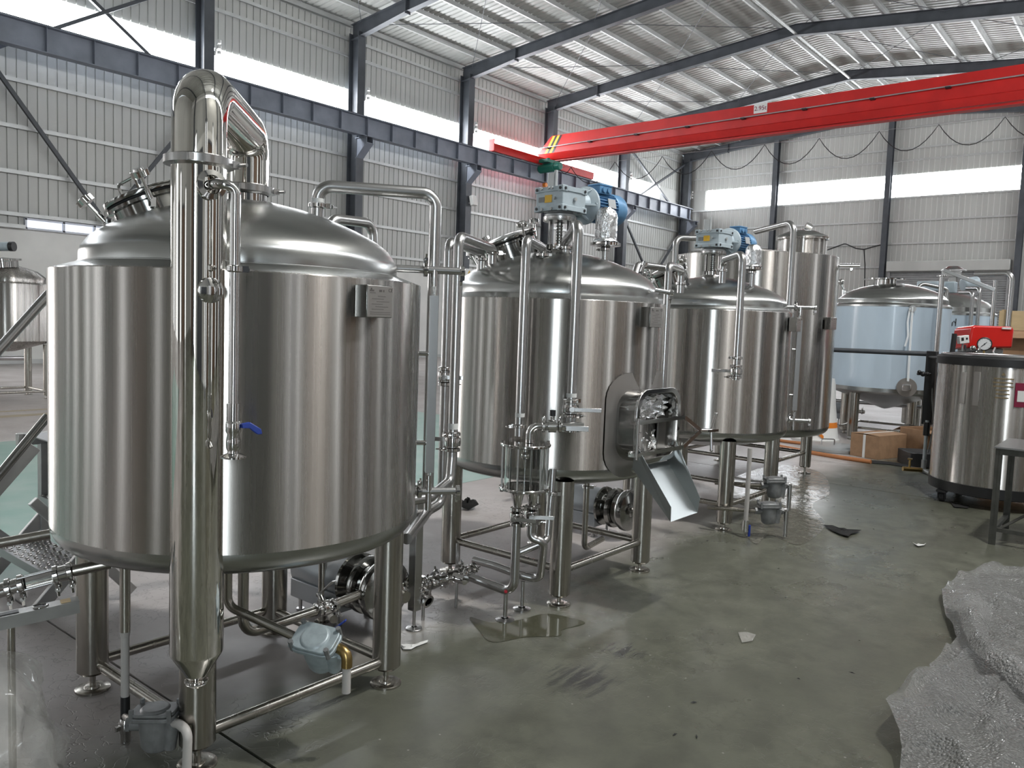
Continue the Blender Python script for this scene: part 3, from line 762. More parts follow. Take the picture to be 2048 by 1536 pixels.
# vapour condenser column in front of the kettle
SX, SY = 1.380, 2.470
vc = thing('vapour_condenser', 'mirror polished vapour column with large swan neck elbow before the near kettle', 'condenser', (SX, SY, .40))
MB().lathe([(.0, .335), (.030, .335), (.034, .34), (.030, .347), (.027, .355), (.082, .445), (.086, .455), (.086, 2.07)], (SX, SY, 0), 56).build('column', M['mirror'], vc)
MB().torus((SX, SY, .350), (0, 0, 1), .033, .006, 30, 8).build('outlet_ferrule', M['chrome'], vc)
MB().tube([(SX, SY, 2.075), (SX, SY, 2.312), (1.87, 2.97, 2.312), (1.87, 2.97, 2.105)], .085, .19, n=44).build('swan_neck', M['mirror'], vc)
for p in ((SX, SY, 2.076), (1.87, 2.97, 2.098)):
    c_ = MB().lathe([(.084, -.02), (.090, -.016), (.108, -.012), (.108, .012), (.090, .016), (.084, .02)], p, 48)
    q = V(*p)+V(.085, -.058, 0); c_.box(q, (.03, .04, .022)).cyl(q+V(0, .02, 0), q+V(.02, -.05, 0), .006, n=8)
    q = V(*p)+V(-.07, -.075, 0); c_.box(q, (.022, .022, .022))
    c_.build('clamp', M['pipe'], vc)
sr = V(.87, -.49, 0)
P0 = V(SX, SY, 0)
port = V(-.16, -.99, 0).normalized()
MB().lathe([(.030, .06), (.034, .092), (.046, .097), (.046, .111), (.03, .115)], (SX, SY, 1.995), 28, port).build('side_port', M['chrome'], vc)
tp = P0+sr*.055+V(0, 0, 0)+port*.085
MB().tube([P0+port*.075+V(0, 0, 1.995), P0+port*.150+V(0, 0, 1.995), tp+port*.065+V(0, 0, 1.99), tp+port*.065+V(0, 0, 1.31)], .0165, .045, n=18).build('drop_pipe', M['chrome'], vc)
t0 = tp+port*.065
clamp(vc, t0+V(0, 0, 1.735), (0, 0, 1), .0165, sr*1.0)
MB().lathe([(.02, .07), (.024, .092), (.040, .097), (.040, .111), (.024, .119), (0, .122)], (SX, SY, 1.665), 28, port).build('side_port', M['chrome'], vc)
bv = MB().cyl(t0+V(0, 0, 1.31), t0+V(0, 0, 1.25), .0215, n=20).lathe([(.014, 1.15), (.022, 1.165), (.023, 1.19), (.019, 1.21), (.024, 1.22), (.024, 1.25), (.017, 1.26)], (t0.x, t0.y, 0), 24).lathe([(0, 1.135), (.040, 1.135), (.040, 1.140), (.018, 1.15), (.017, 1.165)], (t0.x, t0.y, 0), 28).build('ball_valve', M['chrome'], vc)
MB().prism([t0+sr*.02+V(0, 0, 1.245), t0+sr*.045+V(0, 0, 1.25), t0+sr*.078+V(0, 0, 1.228), t0+sr*.082+V(0, 0, 1.212), t0+sr*.068+V(0, 0, 1.21), t0+sr*.043+V(0, 0, 1.231), t0+sr*.02+V(0, 0, 1.231)], port*.018).build('lever_handle', M['blue'], bv, label='blue plastic lever handle', bevel=.002)

# ------------------------------------------------------------------ agitator drive (built once, copied on to the second mash tank)
def agitator(c, label, zb=2.04):
    cx, cy = c.x, c.y
    a = thing('agitator_drive', label, 'motor', (cx, cy, zb), 'agitator drives on tank domes')
    MB().lathe([(.15, zb-.02), (.10, zb+.012), (.085, zb+.02), (.085, zb+.05), (.06, zb+.055), (0, zb+.055)], (cx, cy, 0), 36).build('base_flange', M['chrome'], a)
    lt = MB()
    for k in (-1, 1):
        lt.add(*(lambda m: (m.v, m.f))(MB().lathe([(.058, 0), (.072, 0), (.072, .165), (.058, .165), (.058, 0)], (cx, cy, zb+.05), 12, a0=radians(127 if k > 0 else 307)-.60, a1=radians(127 if k > 0 else 307)+.60)))
    lt.lathe([(.03, zb+.19), (.105, zb+.195), (.108, zb+.2), (.108, zb+.222), (.08, zb+.225), (.03, zb+.225)], (cx, cy, 0), 36)
    lt.build('lantern', M['pipe'], a)
    sh = MB().cyl((cx, cy, zb+.04), (cx, cy, zb+.2), .017, n=16)
    for k in range(7): sh.torus((cx, cy, zb+.06+.018*k), (0, 0, 1), .018, .004, 16, 6)
    sh.build('shaft', M['chromed'], a)
    MB().lathe([(.07, zb+.222), (.098, zb+.225), (.098, zb+.236), (.08, zb+.245), (.078, zb+.262), (.0, zb+.262)], (cx, cy, 0), 36).build('mounting_ring', M['galv'], a)
    zg0 = zb+.250; zg1 = zg0+.150; zm = (zg0+zg1)/2
    g = MB().box((cx, cy, zm), (.215, .225, .140)).build('gearbox', M['gear'], a, bevel=.006)
    for yy in (-.0975, .0975):
        for zz in (zg0+.017, zg1-.017):
            for xx in (-.0915, .0915): MB().box((cx+xx, cy+yy, zz), (.046, .042, .038)).build('corner_flange', M['gear'], g, bevel=.003)
    for zz in (zg0+.017, zg1-.017):
        MB().box((cx-.1085, cy, zz), (.010, .16, .03)).build('edge_rib', M['gear'], g, bevel=.002); MB().box((cx, cy-.1135, zz), (.16, .010, .03)).build('edge_rib', M['gear'], g, bevel=.002)
    bm_ = MB()
    for yy in (-.0975, .0975):
        for zz in (zg0+.017, zg1-.017): bm_.cyl((cx-.12, cy+yy, zz), (cx-.1142, cy+yy, zz), .009, n=12)
    for xx in (-.0915, .0915):
        for zz in (zg0+.017, zg1-.017): bm_.cyl((cx+xx, cy-.123, zz), (cx+xx, cy-.1182, zz), .009, n=12)
    tag(bm_.build('bolt_hole', M['black'], g), kind='stuff')
    pk = MB()
    for yy, zz in ((-.05, zm), (-.03, zg1-.012), (.06, zg1-.012), (-.03, zg0+.012), (.05, zg0+.012), (.0, zg1-.01)): pk.cyl((cx-.122, cy+yy, zz), (cx-.105, cy+yy, zz), .009, n=8)
    pk.cyl((cx, cy-.126, zm), (cx, cy-.11, zm), .012, n=8).build('plug', M['galv'], g)
    MB().box((cx-.1095, cy+.005, zm), (.003, .058, .046)).build('warning_label', M['yellow'], g, label='yellow orange warning label')
    MB().box((cx-.1095, cy+.063, zm-.002), (.003, .045, .03)).build('rating_plate', M['trapdark'], g)
    MB().box((cx-.02, cy+.06, zg1+.05), (.03, .05, .10)).cyl((cx-.02, cy+.03, zg1-.01), (cx-.02, cy+.03, zg1+.115), .011, n=12).cyl((cx-.02, cy+.085, zg1-.01), (cx-.02, cy+.085, zg1+.10), .011, n=12).build('breather', M['galv'], a, bevel=.003)
    bl = MB().lathe([(.055, .10), (.062, .14), (.078, .20), (.118, .222), (.122, .226), (.122, .240), (.11, .245), (0, .245)], (cx, cy, zm), 44, (1, 0, 0))
    for k in range(6):
        q = V(0, cos(k*pi/3), sin(k*pi/3)); bl.prism([V(cx+.12, cy, zm)+q*.055, V(cx+.22, cy, zm)+q*.075, V(cx+.22, cy, zm)+q*.116], V(0, -q.z, q.y)*.012)
        bl.cyl(V(cx+.222, cy, zm)+q*.106, V(cx+.212, cy, zm)+q*.106, .010, n=8)
    bl.build('bell_housing', M['gear'], a)
    mo = MB().lathe([(.0, .243), (.098, .243), (.100, .255), (.080, .27), (.080, .47), (.0, .47)], (cx, cy, zm), 44, (1, 0, 0)).build('motor', M['motor'], a)
    fi = MB()
    for k in range(30):
        q = V(0, cos(2*pi*k/30), sin(2*pi*k/30)); p = V(cx+.365, cy, zm)+q*.088
        fi.box(p, (.19, .004, .024), Matrix((V(1, 0, 0), V(0, -q.z, q.y), q)).transposed())
    fi.build('cooling_fin', M['motor'], mo, smooth=0)
    MB().lathe([(.085, .455), (.102, .455), (.106, .462), (.106, .535), (.100, .553), (.085, .560), (0, .560)], (cx, cy, zm), 44, (1, 0, 0)).build('fan_cover', M['motor'], mo)
    MB().box((cx+.335, cy-.035, zm+.105), (.12, .10, .055)).box((cx+.335, cy-.035, zm+.136), (.13, .11, .012)).build('terminal_box', M['motor'], mo, bevel=.008)
    MB().cyl((cx+.31, cy-.084, zm+.105), (cx+.31, cy-.099, zm+.105), .019, n=14).cyl((cx+.358, cy-.084, zm+.105), (cx+.358, cy-.099, zm+.105), .019, n=14).build('cable_gland', M['motor'], mo)
    q = V(0, -.86, .2).normalized()
    MB().box(V(cx+.385, cy, zm)+q*.102, (.075, .06, .006), Matrix((V(1, 0, 0), V(0, -q.z, q.y), q)).transposed()).build('rating_plate', M['galv'], mo)
    return a

# ------------------------------------------------------------------ second and third tanks
K2 = V(4.11, 3.03, 0)
k2 = thing('mash_tank', 'stainless mash tank with open side hatch and grain chute, second from the near kettle', 'tank', K2, 'brewhouse tanks on four legs')
tank_body(k2, K2.x, K2.y, .678, .628)
for (sx, sy) in ((-1, -1), (1, -1), (1, 1), (-1, 1)): leg(k2, K2.x+sx*.45, K2.y+sy*.43, .055, .72)
frame_bars(k2, K2.x, K2.y, .44, .20)
manway(k2, (3.93, 3.25, 1.985), (-.30, .24, .92), .175, .10, knobs=(25, 115, 205, 295))
ag2 = agitator(K2, 'grey gearbox and bright blue motor on the dome of the tank with the chute')
ag2.rotation_euler.z = radians(-6)
nd = V(-.05, -.998, 0).normalized()
nameplate(k2, V(K2.x, K2.y, 1.655)+nd*.735, nd)
rt2 = V(.80, -.60, 0)

K3 = V(6.45, 3.11, 0)
k3 = thing('lauter_tank', 'darker stainless tank with blue motor, third from the near kettle, behind the chute', 'tank', K3, 'brewhouse tanks on four legs')
tank_body(k3, K3.x, K3.y, .688, .63, zt=1.755, zd=1.822, za=2.05)
for (sx, sy) in ((-1, -1), (1, -1), (1, 1), (-1, 1)): leg(k3, K3.x+sx*.46, K3.y+sy*.44, .055, .72)
frame_bars(k3, K3.x, K3.y, .45, .20)
manway(k3, (6.18, 3.36, 1.97), (-.30, .26, .92), .16, .08, knobs=(25, 115, 205, 295))
ag3 = copy_tree(ag2); ag3.location = K3+V(0, 0, 2.04)
ag3['label'] = 'smaller looking grey gearbox and navy blue motor farther back on the third tank dome'
nd3 = V(.60, -.80, 0).normalized()
nameplate(k3, V(K3.x, K3.y, 1.66)+V(.09, -.996, 0)*.75, V(.09, -.996, 0))
gauge_set(k3, K3, .688, V(.52, -.854, 0), 1.755)
# hatch and grain chute
hx, hy, hz = 4.20, 2.30, .90
def oval(w, h, r, n=6):
    pts = []
    for (cx_, cz_, a0) in ((w/2-r, h/2-r, 0), (-w/2+r, h/2-r, 90), (-w/2+r, -h/2+r, 180), (w/2-r, -h/2+r, 270)):
        for k in range(n+1):
            a = radians(a0+90*k/n); pts.append((cx_+r*cos(a), cz_+r*sin(a)))
    return pts
def ring_plate(mb, o, i, y0, y1, c):
    n = len(o); vs = []
    for (pp, y) in ((o, y0), (i, y0), (i, y1), (o, y1)): vs += [(c[0]+p[0], y, c[1]+p[1]) for p in pp]
    fs = []
    for a, b in ((0, 1), (1, 2), (2, 3), (3, 0)):
        for k in range(n): fs.append((a*n+k, a*n+(k+1) % n, b*n+(k+1) % n, b*n+k))
    return mb.add(vs, fs)
HX, HZ = 4.10, 1.035
dl = MB()
# doubler plate wrapped on the shell
rows = []; PP = oval(.64, .60, .15, 6)
cen = [(0, 0)]
vs = []
for rr in (1.0, .55):
    for p in PP:
        u = p[0]*rr; ang = u/.686; vs.append((K2.x+.686*sin(ang-.02), K2.y-.686*cos(ang-.02), HZ+p[1]*rr))
n = len(PP)
dl.add(vs, [(i, (i+1) % n, n+(i+1) % n, n+i) for i in range(n)])
dl.build('doubler_plate', M['plate'], k2, smooth=60)
hm = ring_plate(MB(), oval(.48, .41, .11), oval(.45, .38, .10), 2.56, 2.272, (HX, HZ)); hm.build('hatch_tunnel', M['chromed'], k2)
ring_plate(MB(), oval(.51, .43, .12), oval(.445, .37, .10), 2.272, 2.255, (HX, HZ)).build('hatch_rim', M['chrome'], k2, bevel=.003)
hb = MB()
for z in (HZ+.035, HZ-.145):
    hb.box((HX-.265, 2.26, z), (.05, .035, .02)).bar((HX-.27, 2.24, z), (HX+.24, 2.22, z), .012, .022).bar((HX+.24, 2.22, z), (HX+.36, 2.17, HZ-.05), .012, .022)
hb.cyl((HX-.265, 2.24, HZ-.17), (HX-.265, 2.24, HZ+.06), .009, n=10)
hb.build('hatch_yoke', M['chrome'], k2)
hw = MB().cyl((HX+.33, 2.20, HZ-.05), (HX+.42, 2.13, HZ-.05), .013, n=12)
hc = V(HX+.42, 2.13, HZ-.05)
for (dx, dz) in ((.035, .10), (-.004, -.12)): hw.cyl(hc, hc+V(dx, -.01, dz), .008, .009, n=10).ball(hc+V(dx, -.01, dz), .011)
hw.bar(hc-V(.03, 0, 0), hc+V(.05, -.02, 0), .012, .014).build('wing_handle', M['chrome'], k2)
fo = MB()
rnd = random.Random(3)
def crumple(x0, x1, z0, z1, y, nx=16, nz=9, amp=.03):
    vs = []; fs = []
    for j in range(nz+1):
        for i in range(nx+1):
            vs.append((x0+(x1-x0)*i/nx, y+rnd.uniform(-amp, amp), z0+(z1-z0)*j/nz+rnd.uniform(-.006, .006)))
    for j in range(nz):
        for i in range(nx): a = j*(nx+1)+i; fs.append((a, a+1, a+nx+2, a+nx+1))
    return vs, fs
fo.add(*crumple(HX-.21, HX+.20, HZ+.03, HZ+.17, 2.33)); fo.add(*crumple(HX-.06, HX+.14, HZ-.16, HZ-.05, 2.36, 10, 6, .02))
solo(fo, 'foil_wrap', M['foil'], 'crumpled silver foil stuffed in the open side hatch', 'foil', smooth=0)
MB().box((HX, 2.52, HZ), (.43, .01, .36)).build('hatch_door', M['chromed'], k2)
# chute: floor and two side walls
ch = thing('grain_chute', 'bare sheet steel grain chute hanging below the side hatch', 'chute', (HX, 2.2, .80))
A_, B_ = V(HX-.20, 2.30, .80), V(HX+.20, 2.30, .80)
D_, E_ = V(HX-.19, 2.05, .54), V(HX+.13, 2.05, .54)
up_ = V(0, -.55, .42).normalized()*.002
M['chutesheet'] = mat('dull_stainless_sheet', (.42, .45, .45), .9, .32)
MB().prism([A_, B_, E_, D_], V(0, .0025, .002)).build('chute_floor', M['chutesheet'], ch, smooth=0)
for nm, a, d, s in (('l', A_, D_, -1), ('r', B_, E_, 1)):
    MB().prism([a, d, d+V(s*.012, -.005, .085), a+V(s*.02, -.045, .12), a+V(s*.015, -.02, .12)], V(s*.002, 0, 0)).build('chute_side', M['chutesheet'], ch, smooth=0)
MB().cyl(A_+V(-.075, -.03, .10), A_+V(.02, -.03, .10), .011, n=12).ball(A_+V(-.078, -.03, .10), .015).build('hinge_pin', M['chrome'], ch)

# ------------------------------------------------------------------ tall tank, film wrapped tanks, far left tank
K4 = V(8.62, 3.66, 0)
k4 = thing('hot_liquor_tank', 'tall plain stainless tank with flat top and lidded neck behind the third tank', 'tank', K4)
R4 = .88
MB().lathe([(R4, .60), (R4, 2.395), (R4-.006, 2.40), (R4-.05, 2.403), (.3, 2.47), (0, 2.48)], K4, 128).build('shell', M['shell'], k4)
kk = [(R4, .60)]+[(R4-.09+.09*cos(i/8*pi/2), .60-.09*sin(i/8*pi/2)) for i in range(1, 9)]+[(.3, .44), (0, .42)]
MB().lathe(kk, K4, 128).build('bottom_head', M['dome'], k4)
for (sx, sy) in ((-1, -1), (1, -1), (1, 1), (-1, 1)): leg(k4, K4.x+sx*.52, K4.y+sy*.52, .07, .52)
frame_bars(k4, K4.x, K4.y, .52, .24)
mw = W(1603, 505, 8.8)
MB().lathe([(.255, 2.40), (.255, 2.60), (.275, 2.605), (.275, 2.62), (.25, 2.63)], (mw.x, mw.y, 0), 56).build('manway_neck', M['shell'], k4)
MB().lathe([(.272, 2.622), (.276, 2.63), (.265, 2.645), (.14, 2.70), (.05, 2.715), (0, 2.718)], (mw.x, mw.y, 0), 56).build('manway_lid', M['dome'], k4)
MB().cyl((mw.x+.05, mw.y-.05, 2.705), (mw.x+.02, mw.y, 2.735), .08, n=24).build('lid_port', M['chrome'], k4)
nameplate(k4, V(K4.x, K4.y, 1.70)+V(-.14, -.99, 0)*.95, V(-.14, -.99, 0), .13, .125)
q = V(.35, -.937, 0)
MB().cyl(K4+q*.86+V(0, 0, 2.33), K4+q*1.08+V(0, 0, 2.33), .020, n=16).build('sample_nozzle', M['chrome'], k4)
clamp(k4, K4+q*1.0+V(0, 0, 2.33), q, .02, V(0, 0, -1))
def small_pipe(name, pts, r, bend, label, grp='stainless pipes', m='pipe', cl=(), n=16):
    t = thing(name, label, 'pipe', Vector(pts[-1]), grp)
    MB().tube(pts, r, bend, n).build('tube', M[m], t)
    for (p, ax, w) in cl: clamp(t, p, ax, r, w)
    return t
p0, p1 = W(1512, 463, 8.4), W(1588, 444, 7.75)
small_pipe('stainless_pipe', [p0, p1, V(p1.x, p1.y, 1.0)], .030, .10, 'stainless pipe rising in front of the tall tank and bending left to the motor behind')
K5 = V(13.3, 3.4, 0)
k5 = thing('fermenter_tank', 'large tank wrapped in pale blue protective film, with cone bottom', 'tank', K5)
MB().lathe([(.82, .80), (.82, 2.03)], K5, 96).build('film_wrapped_shell', M['film'], k5, label='pale blue protective film around the shell')
MB().lathe([(.823, 2.02), (.823, 2.045), (.80, 2.07), (.775, 2.078), (.775, 2.13), (.77, 2.15), (.66, 2.25), (.45, 2.33), (.22, 2.385), (0, 2.39)], K5, 96).build('dome', M['dome'], k5)
MB().lathe([(.823, .82), (.823, .765), (.80, .74), (.75, .72), (.05, .47), (0, .46)], K5, 96).build('cone_bottom', M['dome'], k5)
MB().lathe([(.16, 2.36), (.16, 2.44), (.30, 2.445), (.30, 2.46), (0, 2.465)], K5+V(-.1, .1, 0), 48).build('top_manway', M['chrome'], k5)
lg = MB().box(W(1754, 585, 13.0), (.02, .09, .12)); lg.build('lifting_lug', M['chrome'], k5, bevel=.005)
for (sx, sy) in ((-1, .45), (-.2, -1), (1, -.4), (.2, 1)): leg(k5, K5.x+sx*.62, K5.y+sy*.62, .05, .73, .075)
frame_bars(k5, K5.x, K5.y, .5, .18, .018)
pn = (K5-C0); pn.z = 0; pn = -pn.normalized(); sd = V(0, 0, 1).cross(pn)
v0 = K5+pn*.83+sd*.27
MB().cyl(v0+V(0, 0, .86)-pn*.02, v0+V(0, 0, .86)+pn*.02, .135, n=32).build('valve_plate', M['plate'], k5)
MB().cyl(v0+V(0, 0, .86), v0+V(0, 0, .86)+pn*.09, .05, n=20).box(v0+V(0, 0, .86)+pn*.10, (.05, .12, .09)).build('sample_valve', M['chrome'], k5, bevel=.01)
vs_ = MB()
vs_.cyl(v0+V(0, 0, 1.99)+pn*.0, v0+V(0, 0, 1.99)+pn*.06, .05, n=16).build('hose_nozzle', M['chrome'], k5)
M['clearhose'] = mat('clear_hose', (.80, .84, .86), 0, .2)
MB().tube([v0+pn*.05+V(0, 0, 2.02), v0+pn*.03+V(0, 0, 1.7), v0+pn*.03+sd*.01+V(0, 0, .95)], .016, .0, 8).tube([v0+pn*.05-sd*.03+V(0, 0, 2.0), v0+pn*.03-sd*.05+V(0, 0, 1.8), v0+pn*.035-sd*.03+V(0, 0, 1.6), v0+pn*.035-sd*.06+V(0, 0, 1.45)], .014, .1, 8).build('sight_hose', M['clearhose'], k5)
kn = W(1688, 580, 12.9); MB().cyl(kn, kn+V(-.02, .05, .12), .02).ball(kn+V(-.02, .05, .13), .05).cyl(kn-V(0, 0, .08), kn, .035).build('relief_valve', M['chrome'], k5)
K6 = V(15.4, 3.05, 0)
k6 = thing('fermenter_tank', 'second film wrapped tank mostly hidden behind the first blue tank', 'tank', K6)
MB().lathe([(.75, .80), (.75, 1.98)], K6, 72).build('film_wrapped_shell', M['film'], k6)
MB().lathe([(.753, 1.97), (.753, 2.0), (.72, 2.03), (.72, 2.10), (.6, 2.2), (.3, 2.34), (0, 2.36)], K6, 72).build('dome', M['dome'], k6)
MB().lathe([(.753, .82), (.753, .76), (.7, .72), (0, .45)], K6, 72).build('cone_bottom', M['dome'], k6)
for (sx, sy) in ((-1, .45), (-.2, -1), (1, -.4), (.2, 1)): leg(k6, K6.x+sx*.55, K6.y+sy*.55, .05, .73, .07)
mk = MB()
for pts in ([(0, .07), (0, -.05)], [(0, 0), (.03, .03), (.05, 0), (.05, -.05)], [(.12, .03), (.09, 0), (.10, -.05), (.15, -.05), (.16, .02), (.12, .05), (.11, .08), (.16, .08)]):
    mk.tube([(K6+pn*.757+sd*(.10-u)+V(0, 0, 1.84+w_)) for u, w_ in pts], .006, 0, 6)
mk.build('pen_scribble', M['black'], k6)
# pipe gantry between the film wrapped tanks
G = 'pipe frame by the film wrapped tanks'
D12 = 12.0
def gp(*ps): return [W(x, y, d) for x, y, d in ps]
z_ = lambda p, z: V(p.x, p.y, z)
a = W(1884, 555, 11.3); small_pipe('stainless_pipe', [z_(a, 0), a], .035, 0, 'stainless upright pipe in front of the first film wrapped tank, left of the red burner', G, cl=[(W(1885, 552, 11.3), (0, 0, 1), None)])
solo(MB().bar(W(1887, 540, 11.3), W(1990, 580, 11.0), .05, .05), 'slanted_pipe', M['pipe'], 'slanted square tube from the left upright down to the right, above the red burner', 'pipe', G, bevel=.004)
a = W(1907, 545, 17.2); solo(MB().box((a.x, a.y, 1.45), (.15, .15, 2.9)).box((a.x, a.y, 2.95), (.38, .38, .12)).lathe([(.25, 0), (.25, .04), (.12, .12), (0, .12)], (a.x, a.y, 3.0), 8), 'square_post', M['pipe'], 'square stainless post with a small peaked cap behind the film wrapped tank', 'post', G, bevel=.006)
for x, y, d, lab in ((1946, 585, 12.6, 'stainless pipe with a left bend, nearest to the left post'), (1960, 577, 12.8, 'stainless pipe with a left bend, taller and right of its neighbour')):
    a = W(x, y, d); b = W(x-26, y, d+.4); small_pipe('stainless_pipe', [z_(a, 0), a, b], .030, .08, lab, G)
a = W(1991, 560, 11.0); small_pipe('stainless_pipe', [z_(a, 0), a], .030, 0, 'plain upright stainless pipe carrying the low end of the slanted tube', G)
a = W(2025, 546, 10.6); b = W(1950, 548, 11.0); small_pipe('stainless_pipe', [z_(a, 0), a, b], .034, .1, 'stainless pipe right of the red burner, bending left at its top', G)
a = W(1895, 578, 12.95); b = W(1838, 566, 13.0); small_pipe('stainless_pipe', [V(a.x, a.y, 0), a, b, V(b.x, b.y, 2.15)], .030, .08, 'small bent pipe over the dome of the first film wrapped tank', G)
solo(MB().box(W(1862, 574, 13.9), (.5, .35, .17)).cyl(W(1925, 570, 14.2), W(1955, 566, 14.2), .12, n=20).box(W(1900, 575, 14.0), (.2, .2, .2)), 'far_gearmotor', M['gear'], 'grey gear motor far behind the pale blue film wrapped tank', 'motor', bevel=.02)
p0, p1 = W(1650, 699, 9.1), W(1880, 709, 10.0)
solo(MB().cyl(p0, W(1862, 708, 8.56), .026, n=14), 'dark_rail', M['frame'], 'dark pipe rail crossing in front of the pale blue film wrapped tank', 'rail')

KL = V(5.1, 15.3, 0)
kl = thing('far_left_tank', 'stainless tank on thin legs beyond the stairs at the far left edge', 'tank', KL)
MB().lathe([(.665, .99), (.665, 1.93), (.655, 1.945), (.60, 1.965), (.60, 2.0), (.585, 2.05), (.45, 2.16), (.2, 2.24), (0, 2.25)], KL, 72).build('shell', M['shell'], kl)
MB().lathe([(.665, .995), (.64, .96), (.1, .80), (0, .79)], KL, 72).build('bottom_head', M['shell'], kl)
for (sx, sy) in ((-1, -1), (1, -1), (1, 1), (-1, 1)): leg(kl, KL.x+sx*.45, KL.y+sy*.42, .05, .93, .06)
frame_bars(kl, KL.x, KL.y, .44, .13, .02)
a = W(8, 540, 13.4)
MB().lathe([(.22, 0), (.22, .10), (.27, .11), (.27, .14), (0, .17)], (a.x, a.y, 2.20), 36, (-.1, 0, 1)).build('manway', M['chrome'], kl)
a = W(8, 493, 13.4)
tg = thing('far_left_motor', 'small grey motor with a dark end on the far left tank', 'motor', a)
MB().cyl(a-_r*.25, a+_r*.10, .075, n=18).build('gearbox', M['gear'], tg)
MB().cyl(a+_r*.10, a+_r*.17, .08, n=18).build('fan_cover', M['black'], tg)
MB().cyl((a.x-.1, a.y+.06, 2.3), (a.x-.1, a.y+.06, a.z), .05, n=12).build('stem', M['galv'], tg)
solo(MB().tube([W(-10, 716, 15.5), W(45, 716, 15.8), W(60, 717, 15.9)], .05, 0, 10), 'stainless_tube_offcut', M['pipe'], 'loose stainless tube lying on the floor behind the far left tank legs', 'pipe')

# ------------------------------------------------------------------ pipework round the first two tanks
PG = 'brewhouse pipes'
top = WZ(872, 388, 2.165); na = V(2.19, 2.93, 1.95)
pa = small_pipe('transfer_pipe', [na, V(na.x, na.y, 2.162), V(top.x, top.y, 2.165), V(top.x, top.y, .80)], .0272, .062, 'large arched stainless pipe from the near kettle dome down its right side', PG, cl=[((na.x, na.y, 2.075), (0, 0, 1), -_u*0+_r)])
MB().cyl((na.x, na.y, 2.088), (na.x, na.y, 2.105), .0282, n=20).build('tape_band', M['tape'], pa)
b1 = W(655, 460, 3.95); b2 = W(757, 480, 4.25)
small_pipe('transfer_pipe', [V(b1.x, b1.y, 1.95), W(662, 437, 3.95), W(745, 447, 4.25), V(b2.x, b2.y, 1.2)], .026, .065, 'short arched stainless pipe half hidden behind the near kettle dome', PG)
vb = W(917, 500, 4.02); nb = V(3.70, 3.22, 0)
zb_ = W(930, 474, 4.05).z
nb = W(985, 520, 4.65)
pb = small_pipe('transfer_pipe', [V(nb.x, nb.y, 1.93), V(nb.x, nb.y, zb_), V(vb.x, vb.y, zb_), V(vb.x, vb.y, .90), V(vb.x-.02, vb.y-.01, .78), V(2.72, 2.72, .74), V(2.45, 2.75, .74)], .026, .055, 'front stainless pipe from the mash tank dome, left of it, ending in a low elbow', PG, cl=[((nb.x, nb.y, 1.995), (0, 0, 1), _r)])
butterfly(pb, (vb.x, vb.y, .98), (0, 0, 1), .026, _r*-1, .11)
MB().cyl((vb.x, vb.y, 1.045), (vb.x, vb.y, 1.075), .027, n=18).build('tape_band', M['tape'], pb)
vc_ = W(898, 505, 4.2); nc = W(962, 528, 4.85)
pc = small_pipe('transfer_pipe', [V(nc.x, nc.y, 1.9), V(nc.x, nc.y, zb_-.01), V(vc_.x, vc_.y, zb_-.01), V(vc_.x, vc_.y, .62), V(vc_.x-.12, vc_.y-.02, .60), V(2.48, 2.62, .60)], .026, .055, 'rear stainless pipe from the mash tank dome, beside its front twin', PG, cl=[((nc.x, nc.y, 1.97), (0, 0, 1), -_r)])
butterfly(pc, (vc_.x, vc_.y, 1.30), (0, 0, 1), .026, _r, .10)
dn = W(1084, 545, 4.75); dv = W(1052, 500, 4.27); zd_ = W(1065, 480, 4.3).z
grc = W(1050, 930, 4.22)
pd_ = small_pipe('transfer_pipe', [V(dn.x, dn.y, 1.93), V(dn.x, dn.y, zd_), V(dv.x, dv.y, zd_), V(dv.x, dv.y, .985)], .0255, .050, 'stainless pipe from the mash tank dome straight down into the glass vessel', PG, cl=[((dn.x, dn.y, 2.0), (0, 0, 1), _r), ((dv.x, dv.y, 1.04), (0, 0, 1), -_r)])
MB().cyl((dv.x, dv.y, 1.09), (dv.x, dv.y, 1.11), .0262, n=18).build('tape_band', M['tape'], pd_)
en = W(1131, 520, 4.9); ev = W(1156, 470, 4.33); ze = W(1157, 447, 4.33).z
pe = small_pipe('transfer_pipe', [V(en.x, en.y, 2.0), W(1131, 484, 4.9), V(ev.x, ev.y, ze), V(ev.x, ev.y, 1.02)], .0285, .055, 'stainless pipe with lever valve down the mash tank front, beneath the bright blue motor', PG, cl=[(W(1131, 496, 4.9), (0, 0, 1), -_r)])
butterfly(pe, (ev.x, ev.y, 1.14), (0, 0, 1), .0275, _r, .16)
MB().cyl((ev.x, ev.y, 1.20), (ev.x, ev.y, 1.222), .0292, n=18).build('tape_band', M['tape'], pe)
MB().lathe([(.02, 1.06), (.03, 1.05), (.03, 1.03), (.05, 1.02), (.05, 1.012), (0, 1.012)], (ev.x, ev.y, 0), 24).build('end_reducer', M['chrome'], pe)
fv = W(1337, 545, 5.6)
g0 = W(1262, 548, 5.6); g1 = W(1276, 529, 5.6); g2 = W(1334, 537, 5.75)
small_pipe('transfer_pipe', [V(*W(1262, 575, 5.45)), g1, g2], .024, .05, 'horizontal stainless pipe linking the mash tank dome to the third tank', PG)
n3 = W(1361, 575, 6.0); z3 = W(1350, 537, 5.9).z
small_pipe('transfer_pipe', [V(n3.x, n3.y, 1.86), V(n3.x, n3.y, z3), V(fv.x, fv.y, z3), V(fv.x, fv.y, .85)], .0265, .05, 'stainless pipe standing in the gap between mash tank and third tank', PG, cl=[((n3.x, n3.y, 1.93), (0, 0, 1), _r)])
hn = W(1444, 565, 6.1); hv = W(1484, 540, 5.72); zh = W(1478, 508, 5.75).z
